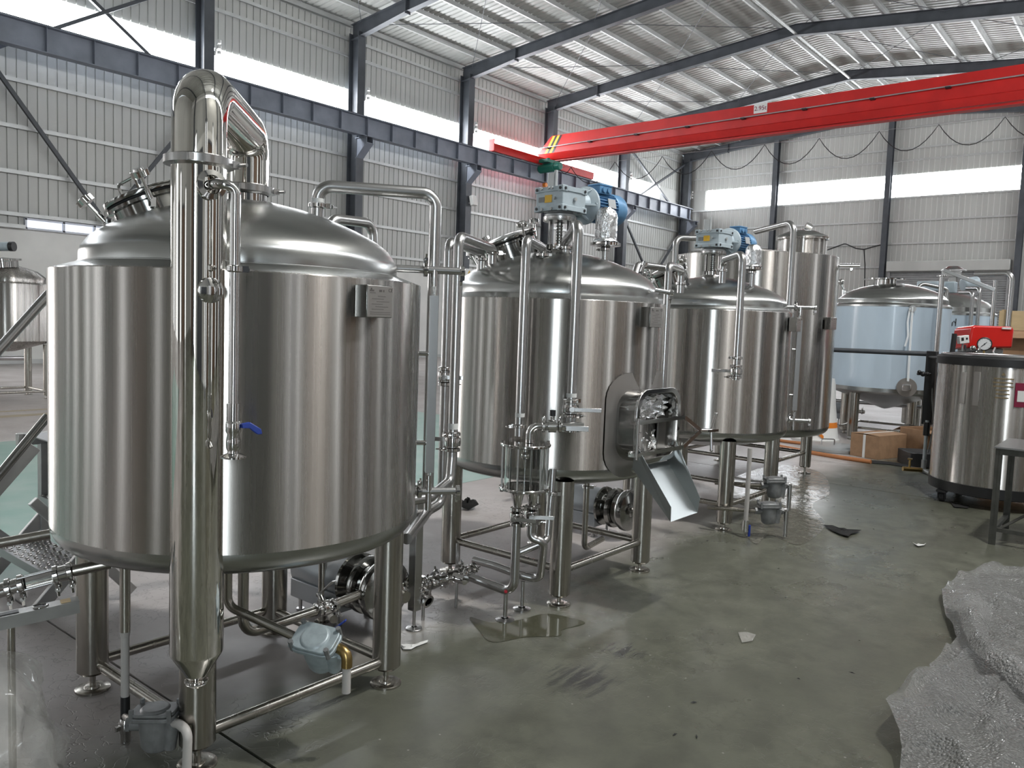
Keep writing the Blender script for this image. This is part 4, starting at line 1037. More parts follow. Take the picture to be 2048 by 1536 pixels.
ph = small_pipe('transfer_pipe', [V(hn.x, hn.y, 1.95), V(hn.x, hn.y, W(1444, 520, 6.1).z), V(hv.x, hv.y, zh), V(hv.x, hv.y, 1.24)], .0265, .06, 'stainless pipe down the front of the third tank with a lever valve', PG, cl=[(W(1444, 541, 6.1), (0, 0, 1), -_r), ((hv.x, hv.y, 1.40), (0, 0, 1), -_r)])
butterfly(ph, (hv.x, hv.y, 1.30), (0, 0, 1), .0265, -_r, .16)
a = W(1352, 500, 8.0); b = W(1420, 477, 8.3)
small_pipe('transfer_pipe', [V(a.x, a.y, 1.6), W(1352, 476, 8.0), b], .030, .09, 'stainless pipe bending right behind the third tank motor', PG)

# foil wrapped lanterns on the domes
def foil_lantern(p, label, r=.068, h=.21):
    t = thing('sight_lantern', label, 'vessel', p, 'foil wrapped domed vessels')
    MB().cyl(p-V(0, 0, .20), p, .022, n=18).build('stem', M['pipe'], t)
    clamp(t, p+V(0, 0, -.03), (0, 0, 1), .022, None)
    MB().lathe([(.02, -.02), (r*1.1, -.012), (r*1.38, -.008), (r*1.38, .008), (r*.98, .012)], p, 36).build('flange', M['chrome'], t)
    mb = MB(); rr = random.Random(5); rows = 12; n = 26; vs = []
    for j in range(rows+1):
        z = .012+h*j/rows; k = 1.0 if j < rows-2 else (.93 if j == rows-2 else (.8 if j == rows-1 else .5))
        for i in range(n): q = r*k*(1+rr.uniform(-.035, .035)+(.22 if j == 0 else 0)); vs.append((p.x+q*cos(2*pi*i/n), p.y+q*sin(2*pi*i/n), p.z+z+rr.uniform(-.004, .004)))
    mb.add(vs, [(j*n+i, j*n+(i+1) % n, (j+1)*n+(i+1) % n, (j+1)*n+i) for j in range(rows) for i in range(n)]+[tuple(range(rows*n, rows*n+n))])
    mb.build('foil_cover', M['foil'], t, smooth=25)
    return t
foil_lantern(W(1211, 489, 4.95), 'foil covered cylinder under the bright blue motor of the mash tank')
foil_lantern(W(1505, 537, 6.55), 'foil covered cylinder beside the navy motor of the third tank', .062, .18)
# lever knobs of the dome fittings left of the mash tank
def spray_fitting(p, ax, label):
    t = thing('dome_valve', label, 'valve', p, 'small valves on tank domes')
    MB().cyl(p-Vector(ax)*.08, p+Vector(ax)*.05, .012, n=12).cyl(p-V(0, 0, .02), p+V(0, 0, .015), .026, n=16).build('body', M['chrome'], t)
    knob(t, p+Vector(ax)*.05, ax, .020, .05)
spray_fitting(W(941, 505, 4.75), (-.35, .35, .85), 'small upright chrome valve at the left rim of the mash tank dome')
spray_fitting(W(1278, 560, 5.3), (.2, -.2, .95), 'small chrome valve at the right rim of the mash tank dome')
spray_fitting(V(6.0, 3.42, 1.99), (-.35, .35, .85), 'small chrome valve at the left rim of the third tank dome')
MB().cyl(W(1310, 580, 4.75), W(1343, 586, 4.75), .014, n=14).build('side_nozzle', M['pipe'], k2)
clamp(k2, W(1343, 586, 4.75), _r, .014, -_u)

# glass vessel (grant) and its valves
gr = thing('glass_grant', 'clear glass cylinder vessel held by steel flanges and rods before the mash tank', 'vessel', (grc.x, grc.y, .73))
gx, gy = grc.x, grc.y; zt_, zb2 = W(1050, 888, 4.22).z, W(1050, 976, 4.22).z
for z, nm in ((zt_, 'top_flange'), (zb2, 'bottom_flange')): MB().lathe([(0, -.008), (.130, -.008), (.134, -.004), (.134, .004), (.130, .008), (0, .008)], (gx, gy, z), 56).build(nm, M['chrome'], gr)
MB().lathe([(.108, zb2+.008), (.108, zt_-.008), (.101, zt_-.008), (.101, zb2+.008), (.108, zb2+.008)], (gx, gy, 0), 56).build('glass_cylinder', M['glass'], gr, label='clear glass cylinder')
rm = MB()
for k in range(6):
    a = 2*pi*(k+.35)/6; x_, y_ = gx+.121*cos(a), gy+.121*sin(a)
    MB().cyl((x_, y_, zb2-.02), (x_, y_, zt_+.02), .0055, n=10).cyl((x_, y_, zt_+.008), (x_, y_, zt_+.02), .010, n=6).cyl((x_, y_, zb2-.02), (x_, y_, zb2-.008), .010, n=6).build('tie_rod', M['pipe'], gr)
MB().cyl((gx, gy, zt_-.05), (gx, gy, zt_-.008), .012).ball((gx, gy, zt_-.06), .024).build('spray_ball', M['chrome'], gr)
e0 = V(gx, gy, zt_+.01); e1 = e0+_r*.20+V(0, 0, .06)
gb_ = MB().tube([e0+_r*.02, e0+_r*.02+V(0, 0, .085), e0+_r*.30+V(0, 0, .085)+_f*.01], .022, .05, 16).build('top_elbow', M['chrome'], gr)
for u in (.09, .175): clamp(gr, e0+_r*u+V(0, 0, .086), _r, .022, V(0, 0, 1))
MB().cyl(e0+_r*.115+V(0, 0, .086), e0+_r*.155+V(0, 0, .086), .034, n=20).cyl(e0+_r*.135+V(0, 0, .10), e0+_r*.135+V(0, 0, .17), .012, n=12).build('check_valve', M['chrome'], gr)
MB().cyl(e0+_r*.135+V(0, 0, .14), e0+_r*.135+V(0, 0, .17), .016, n=14).build('black_collar', M['black'], gr)
MB().box(e0+_r*.25+V(0, -.02, .075), (.12, .012, .028), Matrix.Rotation(radians(-50), 3, 'Z')).build('lever_handle', M['pipe'], gr, bevel=.002)
for k, u in enumerate((-.033, .045)):
    q = V(gx, gy, 0)+_r*u+_f*(.0 if k == 0 else .06); q.z = 0
    zz = zb2-.01
    MB().lathe([(.040, zz), (.040, zz-.02), (.034, zz-.03), (.022, zz-.085), (.022, zz-.10)], q, 28).build('glass_cone', M['chrome'], gr, label='tapered polished outlet')
    butterfly(gr, (q.x, q.y, zz-.145), (0, 0, 1), .0235, _r*.97-_f*.25 if k == 0 else _r, .12)
q0 = V(gx, gy, 0)-_r*.033
tee = W(905, 1145, 4.1)
l1 = small_pipe('drain_pipe', [V(q0.x, q0.y, zb2-.20), V(q0.x, q0.y, .16), WZ(930, 1150, .185)], .0245, .07, 'thick drain pipe bending left from the first valve under the glass vessel', 'drain pipes under the glass vessel', cl=[(WZ(935, 1152, .184), WZ(1000, 1175, .17)-WZ(930, 1150, .185), V(0, 0, 1))])
fx = V(q0.x, q0.y, 0).lerp(WZ(930, 1150, .185), .16)
MB().cyl((fx.x, fx.y, .012), (fx.x, fx.y, .15), .012, n=14).lathe([(0, 0), (.052, 0), (.052, .006), (.02, .012)], (fx.x, fx.y, 0), 28).build('levelling_foot', M['pipe'], l1)
MB().ball(V(fx.x, fx.y, .165)-_f*.03, .010).build('drain_knob', M['redknob'], l1, label='small red plastic knob')
q1 = V(gx, gy, 0)+_r*.045+_f*.06
l2p = [V(q1.x, q1.y, zb2-.20), V(q1.x, q1.y, W(1060, 1078, 4.3).z), V(*W(1088, 1082, 4.3)), WZ(1080, 1160, .17), WZ(1040, 1150, .19), WZ(985, 1130, .20), WZ(948, 1120, .20)]
l2 = small_pipe('drain_pipe', l2p, .0225, .055, 'thinner looped drain pipe from the second valve under the glass vessel', 'drain pipes under the glass vessel')
fx = WZ(1046, 1152, .19)
MB().cyl((fx.x, fx.y, .012), (fx.x, fx.y, .16), .011, n=14).lathe([(0, 0), (.05, 0), (.05, .006), (.02, .012)], (fx.x, fx.y, 0), 28).build('levelling_foot', M['pipe'], l2)
a = W(1104, 985, 4.45)
small_pipe('transfer_pipe', [V(a.x, a.y, .80), V(*W(1096, 1075, 4.45)), V(*W(1086, 1085, 4.42)), V(*W(1035, 1106, 4.42))], .021, .05, 'vertical pipe behind the glass vessel with a clamp below the mash tank', PG, cl=[((a.x, a.y, .66), (0, 0, 1), _r)])

# valve cluster on the floor between the first two tanks
vl = thing('valve_manifold', 'cluster of polished valves and tees on the floor between the first two tanks', 'valve', W(880, 1180, 3.75))
c1, c2 = WZ(800, 1186, .19), WZ(948, 1138, .19)
ax = (c2-c1).normalized(); sidev = V(0, 0, 1).cross(ax).normalized()
MB().cyl(c1, c2, .022, n=18).build('run_pipe', M['chrome'], vl)
m_ = c1.lerp(c2, .68)
MB().cyl(m_-ax*.06, m_+ax*.06, .030, n=20).cyl(m_, m_-sidev*.10, .026, n=18).build('tee_body', M['chrome'], vl)
butterfly(vl, c1.lerp(c2, .40), ax, .023, ax*.6+V(0, 0, .2)-sidev*.0+sidev*.7, .13)
butterfly(vl, c1.lerp(c2, .06), ax, .024, V(.5, .3, .4), .16)
butterfly(vl, c1.lerp(c2, .88), ax, .022, -ax+V(0, 0, .25), .15)
for k in (.28, .60, .76): clamp(vl, c1.lerp(c2, k), ax, .024, V(0, 0, -1) if k > .5 else V(0, 0, 1))
o_ = c1.lerp(c2, .20)
MB().lathe([(.026, -.02), (.026, .08), (.036, .085), (.036, .10), (.024, .10), (.02, .02), (0, .02)], o_-V(0, 0, .02), 26, -sidev+V(0, 0, -.35)).build('open_port', M['chrome'], vl)
clamp(vl, o_-sidev*.06-V(0, 0, .045), -sidev+V(0, 0, -.35), .026, V(0, 0, 1))
for p in (c1.lerp(c2, .3), c1.lerp(c2, .75)): MB().cyl((p.x, p.y, 0), (p.x, p.y, p.z), .009, n=10).build('support_stud', M['pipe'], vl)
MB().ball(c1.lerp(c2, .10)-V(0, 0, .03)-sidev*.03, .011).build('drain_knob', M['redknob'], vl)

# pumps
def pump(p, label, cover=True):
    """Centrifugal pump, shaft along Y with its head nearest the walkway."""
    t = thing('centrifugal_pump', label, 'pump', V(p.x, p.y, 0), 'floor pumps under the tanks')
    z = p.z
    MB().lathe([(0, .42), (.128, .42), (.130, .41), (.130, .02), (.12, .0), (0, 0)], V(p.x, p.y+.06, z), 40, (0, 1, 0)).box((p.x, p.y+.27, z-.10), (.262, .40, .10)).build('motor_cover', M['pump'], t, bevel=.004)
    MB().lathe([(0, -.06), (.10, -.06), (.145, -.05), (.150, -.035), (.150, -.02), (.13, -.01), (.10, .05), (.145, .055), (.148, .07), (.0, .07)], V(p.x, p.y, z), 40, (0, 1, 0)).build('adapter', M['chromed'], t)
    h = MB().lathe([(0, -.20), (.05, -.20), (.055, -.185), (.12, -.175), (.150, -.165), (.155, -.15), (.155, -.125), (.145, -.11), (.12, -.06), (0, -.06)], V(p.x, p.y, z), 44, (0, 1, 0)).build('pump_head', M['chromed'], t)
    MB().cyl((p.x, p.y-.19, z), (p.x, p.y-.30, z), .030, n=20).build('suction_port', M['leg'], h)
    clamp(t, V(p.x, p.y-.26, z), (0, 1, 0), .030, V(0, 0, 1))
    MB().cyl((p.x+.09, p.y-.12, z+.10), (p.x+.09, p.y-.12, z+.34), .022, n=18).build('discharge_port', M['pipe'], t)
    clamp(t, V(p.x+.09, p.y-.12, z+.30), (0, 0, 1), .022, V(1, 0, 0))
    for dx, dy in ((-.10, .1), (.10, .1), (-.10, .42), (.10, .42)): MB().cyl((p.x+dx, p.y+dy, 0), (p.x+dx, p.y+dy, z-.12), .010, n=10).cyl((p.x+dx, p.y+dy, 0), (p.x+dx, p.y+dy, .012), .022, n=12).build('leg', M['pipe'], t)
    return t
p1_ = W(733, 1148, 4.15)
pump(V(p1_.x, p1_.y, .225), 'grey covered pump standing behind the right leg of the near kettle')
pump(V(5.15, 3.20, .225), 'grey covered pump with round dark head beneath the mash tank')

# ------------------------------------------------------------------ fittings below the near kettle
so = small_pipe('outlet_pipe', [V(1.87, 2.97, .64), V(1.87, 2.97, .225), V(2.32, 2.97, .235), V(2.66, 3.02, .235)], .0225, .075, 'bent outlet pipe below the middle of the near kettle', 'pipes below the near kettle', m='leg', cl=[((1.87, 2.97, .56), (0, 0, 1), -_r)])
butterfly(so, (2.30, 2.97, .235), (1, 0, 0), .0225, V(-.6, -.3, .25), .14)
bl0 = W(668, 1258, 3.1); bl1 = W(692, 1240, 3.1)
MB().bar(bl0, bl1, .02, .006).build('lever_handle', M['blue'], so, label='blue plastic lever handle', bevel=.002)
MB().cyl(V(bl0.x, bl0.y, .235)-_r*.03, bl0, .010, n=10).build('valve_stem', M['chrome'], so)
def xf(mb, Mx):
    mb.v = [Mx @ v for v in mb.v]; return mb
def steam_trap(name, label, Mx, m, grp='float steam traps on the tank pipes'):
    """Cast float trap: bolted oval cover over a lobed pot, threaded ports left and right (local metres)."""
    t = thing(name, label, 'steam trap', Mx.translation, grp)
    pot = MB()
    def lobes(w, d, n=36): return [(w*cos(2*pi*i/n)*(1+.05*cos(4*pi*i/n)), d*sin(2*pi*i/n)) for i in range(n)]
    rows = [(-.105, .030, .030), (-.10, .048, .046), (-.085, .058, .053), (-.04, .062, .055), (.0, .064, .056), (.03, .066, .058)]
    vs = []
    for z, w, d in rows: vs += [V(x, y, z) for x, y in lobes(w, d)]
    n = 36
    pot.add(vs, [(j*n+i, j*n+(i+1) % n, (j+1)*n+(i+1) % n, (j+1)*n+i) for j in range(len(rows)-1) for i in range(n)]+[tuple(range(n-1, -1, -1)), tuple(range((len(rows)-1)*n, len(rows)*n))])
    pot.cyl((.055, -.01, -.095), (.072, -.01, .02), .026, .030, 18)
    xf(pot, Mx).build('trap_body', M[m], t, bevel=.002)
    cov = MB().prism([V(x*1.22, y*1.12, .032) for x, y in oval(.15, .115, .035, 5)], V(0, 0, .018)).prism([V(x*1.16, y*1.06, .052) for x, y in oval(.15, .115, .035, 5)], V(0, 0, .014))
    cov.lathe([(.058, .066), (.050, .074), (0, .076)], (0, 0, 0), 28)
    xf(cov, Mx).build('trap_cover', M[m], t, bevel=.003)
    for sx in (-1, 1):
        for sy in (-1, 1): xf(MB().cyl((sx*.075, sy*.05, .03), (sx*.075, sy*.05, .082), .010, n=6), Mx).build('cover_bolt', M['trapdark'], t)
    xf(MB().cyl((-.055, 0, .0), (-.105, 0, .0), .026, n=20).cyl((-.10, 0, 0), (-.115, 0, 0), .030, n=6), Mx).build('inlet_port', M[m], t)
    xf(MB().cyl((.055, 0, .0), (.105, 0, .0), .026, n=20).cyl((.10, 0, 0), (.115, 0, 0), .030, n=6), Mx).build('outlet_port', M[m], t)
    return t
def frame_of(c, xa, za):
    X_ = Vector(xa).normalized(); Z_ = Vector(za); Z_ = (Z_-X_*Z_.dot(X_)).normalized(); Y_ = Z_.cross(X_)
    return Matrix.Translation(Vector(c)) @ Matrix((X_, Y_, Z_)).transposed().to_4x4()
# trap on the tilted condensate line, front right
tc_ = W(637, 1285, 2.93)
pl0 = W(455, 1212, 2.98); pl1 = W(600, 1278, 2.95)
xa = (W(690, 1300, 2.90)-W(600, 1278, 2.95))
tx = steam_trap('steam_trap', 'pale grey blue steam trap tilted beneath the right side of the near kettle', frame_of(tc_-V(0, 0, .02), xa+V(0, 0, .0), V(-.25, -.62, .75)) @ Matrix.Scale(.95, 4), 'trap')
small_pipe('condensate_pipe', [V(pl0.x, pl0.y, .66), pl0, pl1, W(618, 1284, 2.94)], .0165, .05, 'slanting dark condensate pipe leading to the tilted steam trap', 'pipes below the near kettle', m='leg')
e0 = W(668, 1292, 2.91); e1 = W(694, 1305, 2.88); e2 = V(e1.x, e1.y, W(692, 1335, 2.88).z)
tb = small_pipe('condensate_elbow', [e0, e1, e2], .020, .04, 'brass elbow with a white tube stub on the tilted steam trap', 'pipes below the near kettle', m='brass')
MB().cyl(e2, V(e2.x, e2.y, W(692, 1388, 2.88).z), .0155, n=18).build('tube_stub', M['pvc'], tb)
# trap on the floor, front left
u0 = W(250, 1135, 2.92); u1 = V(u0.x, u0.y, 0)
ul = small_pipe('condensate_pipe', [V(u0.x, u0.y, .74), V(u0.x, u0.y, .42)], .0185, 0, 'upright condensate pipe from the left underside of the near kettle to the floor', 'pipes below the near kettle', m='leg')
MB().cyl((u0.x, u0.y, .42), (u0.x, u0.y, .40), .0185, .015, 18).cyl((u0.x, u0.y, .40), (u0.x, u0.y, .175), .0148, n=18).build('tube_stub', M['pvc'], ul)
MB().cyl((u0.x, u0.y, .175), (u0.x, u0.y, .09), .0165, n=18).build('rubber_sleeve', M['black'], ul)
MB().lathe([(.012, 0.0), (.018, .002), (.019, .035), (.022, .04), (.022, .075), (.017, .09), (.012, .095)], (u0.x, u0.y, 0.0), 24).box((u0.x-.02, u0.y, .06), (.03, .015, .015)).build('union_nut', M['chrome'], ul)
tl = W(312, 1448, 2.80)
steam_trap('steam_trap', 'dark grey steam trap at floor level beside the front leg of the near kettle', frame_of(V(tl.x, tl.y, tl.z), _r, (0, 0, 1)) @ Matrix.Scale(.86, 4), 'trapdark')
MB().cyl(V(u0.x, u0.y, .10), W(262, 1440, 2.84), .014, n=14).build('branch', M['leg'], ul)
ea = W(358, 1448, 2.76); eb = W(376, 1462, 2.72)
small_pipe('condensate_elbow', [W(348, 1445, 2.78), ea, eb, V(eb.x-.005, eb.y, .012)], .0155, .035, 'brownish elbow and tube dropping to the floor beside the dark steam trap', 'pipes below the near kettle', m='pvc')
# pipes leaving to the left and the sight glass in line
pw = thing('inline_sight_glass', 'clear tube sight glass between clamps in the pipe at the lower left edge', 'sight glass', W(80, 1160, 3.0))
s0, s1, s2, s3_, s4_ = W(222, 1126, 3.05), W(140, 1143, 3.0), W(112, 1150, 2.98), W(42, 1168, 2.93), W(-15, 1186, 2.9)
sa = (s4_-s0).normalized()
MB().cyl(s0, s1, .0215, n=18).build('pipe', M['leg'], pw)
MB().cyl(s1, s2, .030, n=20).build('end_fitting', M['chrome'], pw)
MB().cyl(s2, s3_, .0235, n=22, caps=False).cyl(s2, s3_, .0205, n=22, caps=False).build('glass_tube', M['glass'], pw)
for k in range(4):
    o = V(0, 0, 1)*cos(pi/4+k*pi/2)*.034+_r.cross(V(0, 0, 1))*0+_f*sin(pi/4+k*pi/2)*.034
    MB().cyl(s2+o, s3_+o, .004, n=8).build('guard_rod', M['pipe'], pw)
for p in (s1, s2, s3_, s3_.lerp(s4_, .45)): clamp(pw, p, sa, .0235, V(0, 0, -1))
MB().cyl(s3_, s4_, .027, n=20).build('end_fitting', M['chrome'], pw)
solo(MB().cyl(W(100, 1068, 3.3), W(-20, 1090, 3.2), .0205, n=18), 'stainless_pipe', M['leg'], 'dark stainless pipe leaving the near kettle to the left, above the sight glass', 'pipe')
lv0, lv1 = W(157, 1198, 2.78), W(-40, 1240, 2.62)
la = (lv1-lv0).normalized(); lb = V(0, 0, 1).cross(la).normalized()
lv = thing('steel_channel', 'light steel channel with a ringed hole below the inline sight glass', 'channel', lv0)
MB().bar(lv0, lv1, .055, .004).bar(lv0-V(0, 0, .020)+lb*.026, lv1-V(0, 0, .020)+lb*.026, .004, .042).bar(lv0-V(0, 0, .020)-lb*.026, lv1-V(0, 0, .020)-lb*.026, .004, .042).build('channel', M['channel'], lv, smooth=0)
p = lv0.lerp(lv1, .40); MB().torus(p+V(0, 0, .004), (0, 0, 1), .021, .003, 28, 6).build('hole_ring', M['chrome'], lv)
MB().lathe([(0, .003), (.019, .003)], p, 24).build('hole', M['black'], lv)
p = lv0.lerp(lv1, .78); MB().box(p+V(0, 0, .003), (.09, .028, .003), Matrix((la, lb, V(0, 0, 1))).transposed()).build('slot', M['black'], lv, bevel=.0)
p = lv0.lerp(lv1, .14); MB().box(p+V(0, 0, .004), (.03, .03, .004), Matrix((la, lb, V(0, 0, 1))).transposed()).build('label_tab', M['wood'], lv)
p = lv0.lerp(lv1, .7); MB().cyl((p.x, p.y, 0), (p.x, p.y, p.z-.01), .012, n=10).build('stand', M['leg'], lv)
solo(MB().cyl((2.56, 3.33, 0), (2.56, 3.33, .66), .022, n=18).lathe([(0, 0), (.04, 0), (.04, .006), (.02, .01)], (2.56, 3.33, 0), 20).cyl((2.56, 3.33, .12), (2.36, 2.98, .16), .02, n=14), 'support_post', M['leg'], 'slim stainless support post left of the floor pump by the near kettle', 'post')
solo(MB().box((2.83, 2.92, .43), (.05, .05, .66)).cyl((2.83, 2.92, 0), (2.83, 2.92, .12), .009, n=10).lathe([(0, 0), (.045, 0), (.045, .006), (.015, .012)], (2.83, 2.92, 0), 24), 'gauge_post', M['pipe'], 'square stainless post on a round foot between the first two tanks', 'post', bevel=.003)
# dip pipes under mash and third tank
for (x, y, lab) in ((4.42, 2.95, 'vertical drain pipe under the mash tank, right of its pump'), (5.95, 3.15, 'slim vertical drain pipe under the third tank, left of its front leg')):
    small_pipe('drain_drop', [V(x, y, .68), V(x, y, .10), V(x+.3, y+.05, .10)], .02, .05, lab, 'drain drops under tanks', m='leg', cl=[((x, y, .52), (0, 0, 1), _r)])
# third tank: two steam traps and their lines
for (x, y, d, ex, lab) in ((1549, 971, 6.45, 1580, 'upper of two grey steam traps by the third tank'), (1538, 1022, 6.2, 1573, 'lower of two grey steam traps by the third tank, near the floor')):
    c = W(x, y, d)
    steam_trap('steam_trap', lab, frame_of(c, _r, (0, 0, 1)) @ Matrix.Scale(.95, 4), 'trapdark')
    q = W(ex, y-4, d); zz = max(.02, c.z-.20)
    small_pipe('condensate_elbow', [c+_r*.10, q, V(q.x, q.y, zz)], .017, .04, 'short bent pipe right of the %s trap by the third tank' % lab.split()[0], 'outlet elbows of the paired traps')
    w0 = W(x-18, y, d)
    small_pipe('condensate_pipe', [c-_r*.10, w0-_r*.25+_f*.12, w0-_r*.36+_f*.18], .016, .03, 'feed pipe on the left of the %s trap by the third tank' % lab.split()[0], 'feed pipes of the paired traps', m='leg')
a = W(1500, 900, 6.15)
dp = small_pipe('condensate_pipe', [V(a.x, a.y, .70), V(a.x, a.y, .14)], .017, 0, 'upright grey pipe with a blue handled valve right of the third tank front leg', 'pipes under the third tank', m='pvc')
MB().cyl((a.x, a.y, .14), (a.x, a.y, .05), .024, n=16).build('ball_valve', M['chrome'], dp)
MB().box((a.x+.03, a.y-.02, .055), (.02, .014, .09)).build('lever_handle', M['blue'], dp, bevel=.003)
rp = W(1470, 835, 9.0)
for i, (x0, x1, y) in enumerate(((1230, 1640, .30), (1230, 1640, .55))):
    solo(MB().cyl((5.4, 4.2, y), (9.8, 4.3, y), .028, n=12), 'floor_pipe', M['leg'], ('lower' if i == 0 else 'upper')+' long pipe running behind the legs of the third tank', 'pipe')
for x in (5.6, 7.5, 9.6): solo(MB().box((x, 4.25, .32), (.05, .05, .60)).box((x, 4.25, .01), (.12, .12, .02)), 'pipe_stand', M['leg'], {5.6: 'left', 7.5: 'middle', 9.6: 'right'}[x]+' steel stand carrying the long pipes behind the third tank', 'stand', 'stands of the long pipes')

# ------------------------------------------------------------------ steps at the left
st = thing('access_steps', 'steel access steps with chequer treads beside the near kettle, at the left edge', 'steps', (1.5, 4.7, 0))
def sq(p0, p1, w, h, name, m='channel', n=None): return MB().bar(p0, p1, w, h).build(name, M[m], st, bevel=.003)
sa0, sa1 = WY(10, 1292, 4.35), WY(160, 1110, 4.35); dirs = (sa1-sa0).normalized()
sa0 = sa0-dirs*(sa0.z-.02)/dirs.z
yf = 5.05
for yy in (4.35, yf):
    a = V(sa0.x, yy, 0.0); sq(a, a+dirs*1.5, .025, .07, 'stringer')
    a2 = V(sa0.x-.02, yy, .50); sq(a2, a2+dirs*.55, .025, .06, 'handrail_post') if 0 else None
tp_ = WY(46, 1020, 4.7)
M['tread'] = mat('tread_plate_steel', (.30, .30, .30), .8, .38)
for k, z in enumerate((.24, .49, .74)):
    x = sa0.x+dirs.x/dirs.z*z
    td = MB().box((x-.02, 4.7, z), (.24, .70, .006)).box((x-.14, 4.7, z-.02), (.006, .70, .045)).box((x+.10, 4.7, z-.02), (.006, .70, .045)).build('tread', M['tread'], st, smooth=0)
    bumps = MB(); rr = random.Random(k)
    for i in range(6):
        for j in range(17):
            bumps.lathe([(.013, 0), (.010, .005), (.006, .004), (0, .002)], (x-.12+.04*i+(.01 if j % 2 else 0), 4.38+.04*j, z+.003), 8)
    tag(bumps.build('tread_studs', M['chrome'], td, smooth=60), kind='stuff')
for yy in (4.35, yf):
    xx = sa0.x+.62*dirs.x/dirs.z*1.25
    sq(V(1.86, yy, 0), V(1.86, yy, .80), .05, .05, 'post', 'channel')
    sq(V(1.72, yy, .83), V(2.9, yy, .83), .04, .07, 'landing_edge', 'channel')
MB().box((2.3, 4.7, .86), (1.1, .72, .006)).build('landing_plate', M['tread'], st, smooth=0)
h0, h1 = WY(-30, 730, 4.35), WY(96, 590, 4.35)
MB().tube([h0, h1, h1+dirs*.3], .024, 0, 18).build('handrail', M['pipe'], st)
h0, h1 = WY(-30, 985, 4.35), WY(96, 832, 4.35)
MB().tube([h0, h1], .022, 0, 16).build('handrail', M['chromed'], st)
h0, h1 = WY(-20, 995, 4.35), WY(70, 893, 4.35); sq(h0, h1, .02, .06, 'upper_stringer')
sq(V(2.05, 4.35, .04), V(1.55, 4.35, .62), .03, .05, 'cross_brace')
sq(V(1.30, yf, .62), V(1.9, yf, .02), .03, .05, 'cross_brace')

# ------------------------------------------------------------------ small boiler with burner on the right
BX = V(9.1, 1.26, 0)
bo = thing('steam_boiler', 'upright stainless cased boiler on castors at the right edge, with black rims', 'boiler', BX)
MB().lathe([(.58, .215), (.58, 1.345)], BX, 96).build('casing', M['shell'], bo)
MB().lathe([(.50, .10), (.585, .12), (.588, .215), (.57, .22)], BX, 64).build('base_ring', M['black'], bo)
MB().lathe([(.57, 1.34), (.590, 1.345), (.590, 1.415), (.575, 1.43), (.52, 1.44), (0, 1.45)], BX, 64).build('top_ring', M['black'], bo)
MB().torus(BX+V(0, 0, 1.44), (0, 0, 1), .545, .010, 64, 8).build('rim_rail', M['pipe'], bo)
for (dx, dy) in ((-.42, .38), (-.42, -.38), (.42, -.38), (.42, .38)):
    x, y = BX.x+dx, BX.y+dy
    cs = MB().box((x, y, .105), (.10, .09, .02)).box((x, y+.03, .07), (.05, .008, .09)).box((x, y-.03, .07), (.05, .008, .09)).build('castor', M['black'], bo)
    MB().cyl((x+.02, y-.022, .05), (x+.02, y+.022, .05), .05, n=24).build('wheel', M['rubber'], cs)
def face(az_, r=.581):
    n = V(cos(az_), sin(az_), 0); return n, BX+n*r
import math as _m
def on_case(px): 
    d = ray(px, 800); d = V(d.x, d.y, 0); b = -2*d.dot(BX); a = d.dot(d); c = BX.x**2+BX.y**2-.58**2
    t = (-b-sqrt(max(0, b*b-4*a*c)))/(2*a); p = d*t; n = (p-BX); n.z = 0; return p, n.normalized()
for px, w_, zz, h_, nm, m_ in ((1925, .05, 1.13, .30, 'vent_strip', 'pipe'), (1951, .055, 1.13, .32, 'vent_strip', 'pipe')):
    p, n = on_case(px); s = V(0, 0, 1).cross(n)
    MB().box(V(p.x, p.y, zz)+n*.003, (w_, h_, .008), Matrix((s, V(0, 0, 1), n)).transposed()).build(nm, M['plate'], bo, bevel=.004)
p, n = on_case(2003); s = V(0, 0, 1).cross(n)
M['stencil'] = mat('faded_brown_stencil', (.20, .15, .08), .6, .4)
bs = MB()
for k in range(6): bs.box(V(p.x, p.y, 1.24-.035*k)+n*.003+s*(.0 if k % 2 else .005), (.16-.05*(k > 2), .012, .003), Matrix((s, V(0, 0, 1), n)).transposed())
bs.prism([V(p.x, p.y, 1.27)+n*.003+s*.02, V(p.x, p.y, 1.27)+n*.003-s*.02, V(p.x, p.y, 1.30)+n*.003], n*.002)
bs.build('faded_stencil', M['stencil'], bo, smooth=0)
p, n = on_case(2047); s = V(0, 0, 1).cross(n)
lbp = MB().box(V(p.x, p.y, 1.10)+n*.004, (.15, .22, .006), Matrix((s, V(0, 0, 1), n)).transposed()).build('maroon_label', M['maroon'], bo)
MB().box(V(p.x, p.y, 1.09)+n*.008, (.11, .10, .004), Matrix((s, V(0, 0, 1), n)).transposed()).build('label_panel', M['white'], bo)
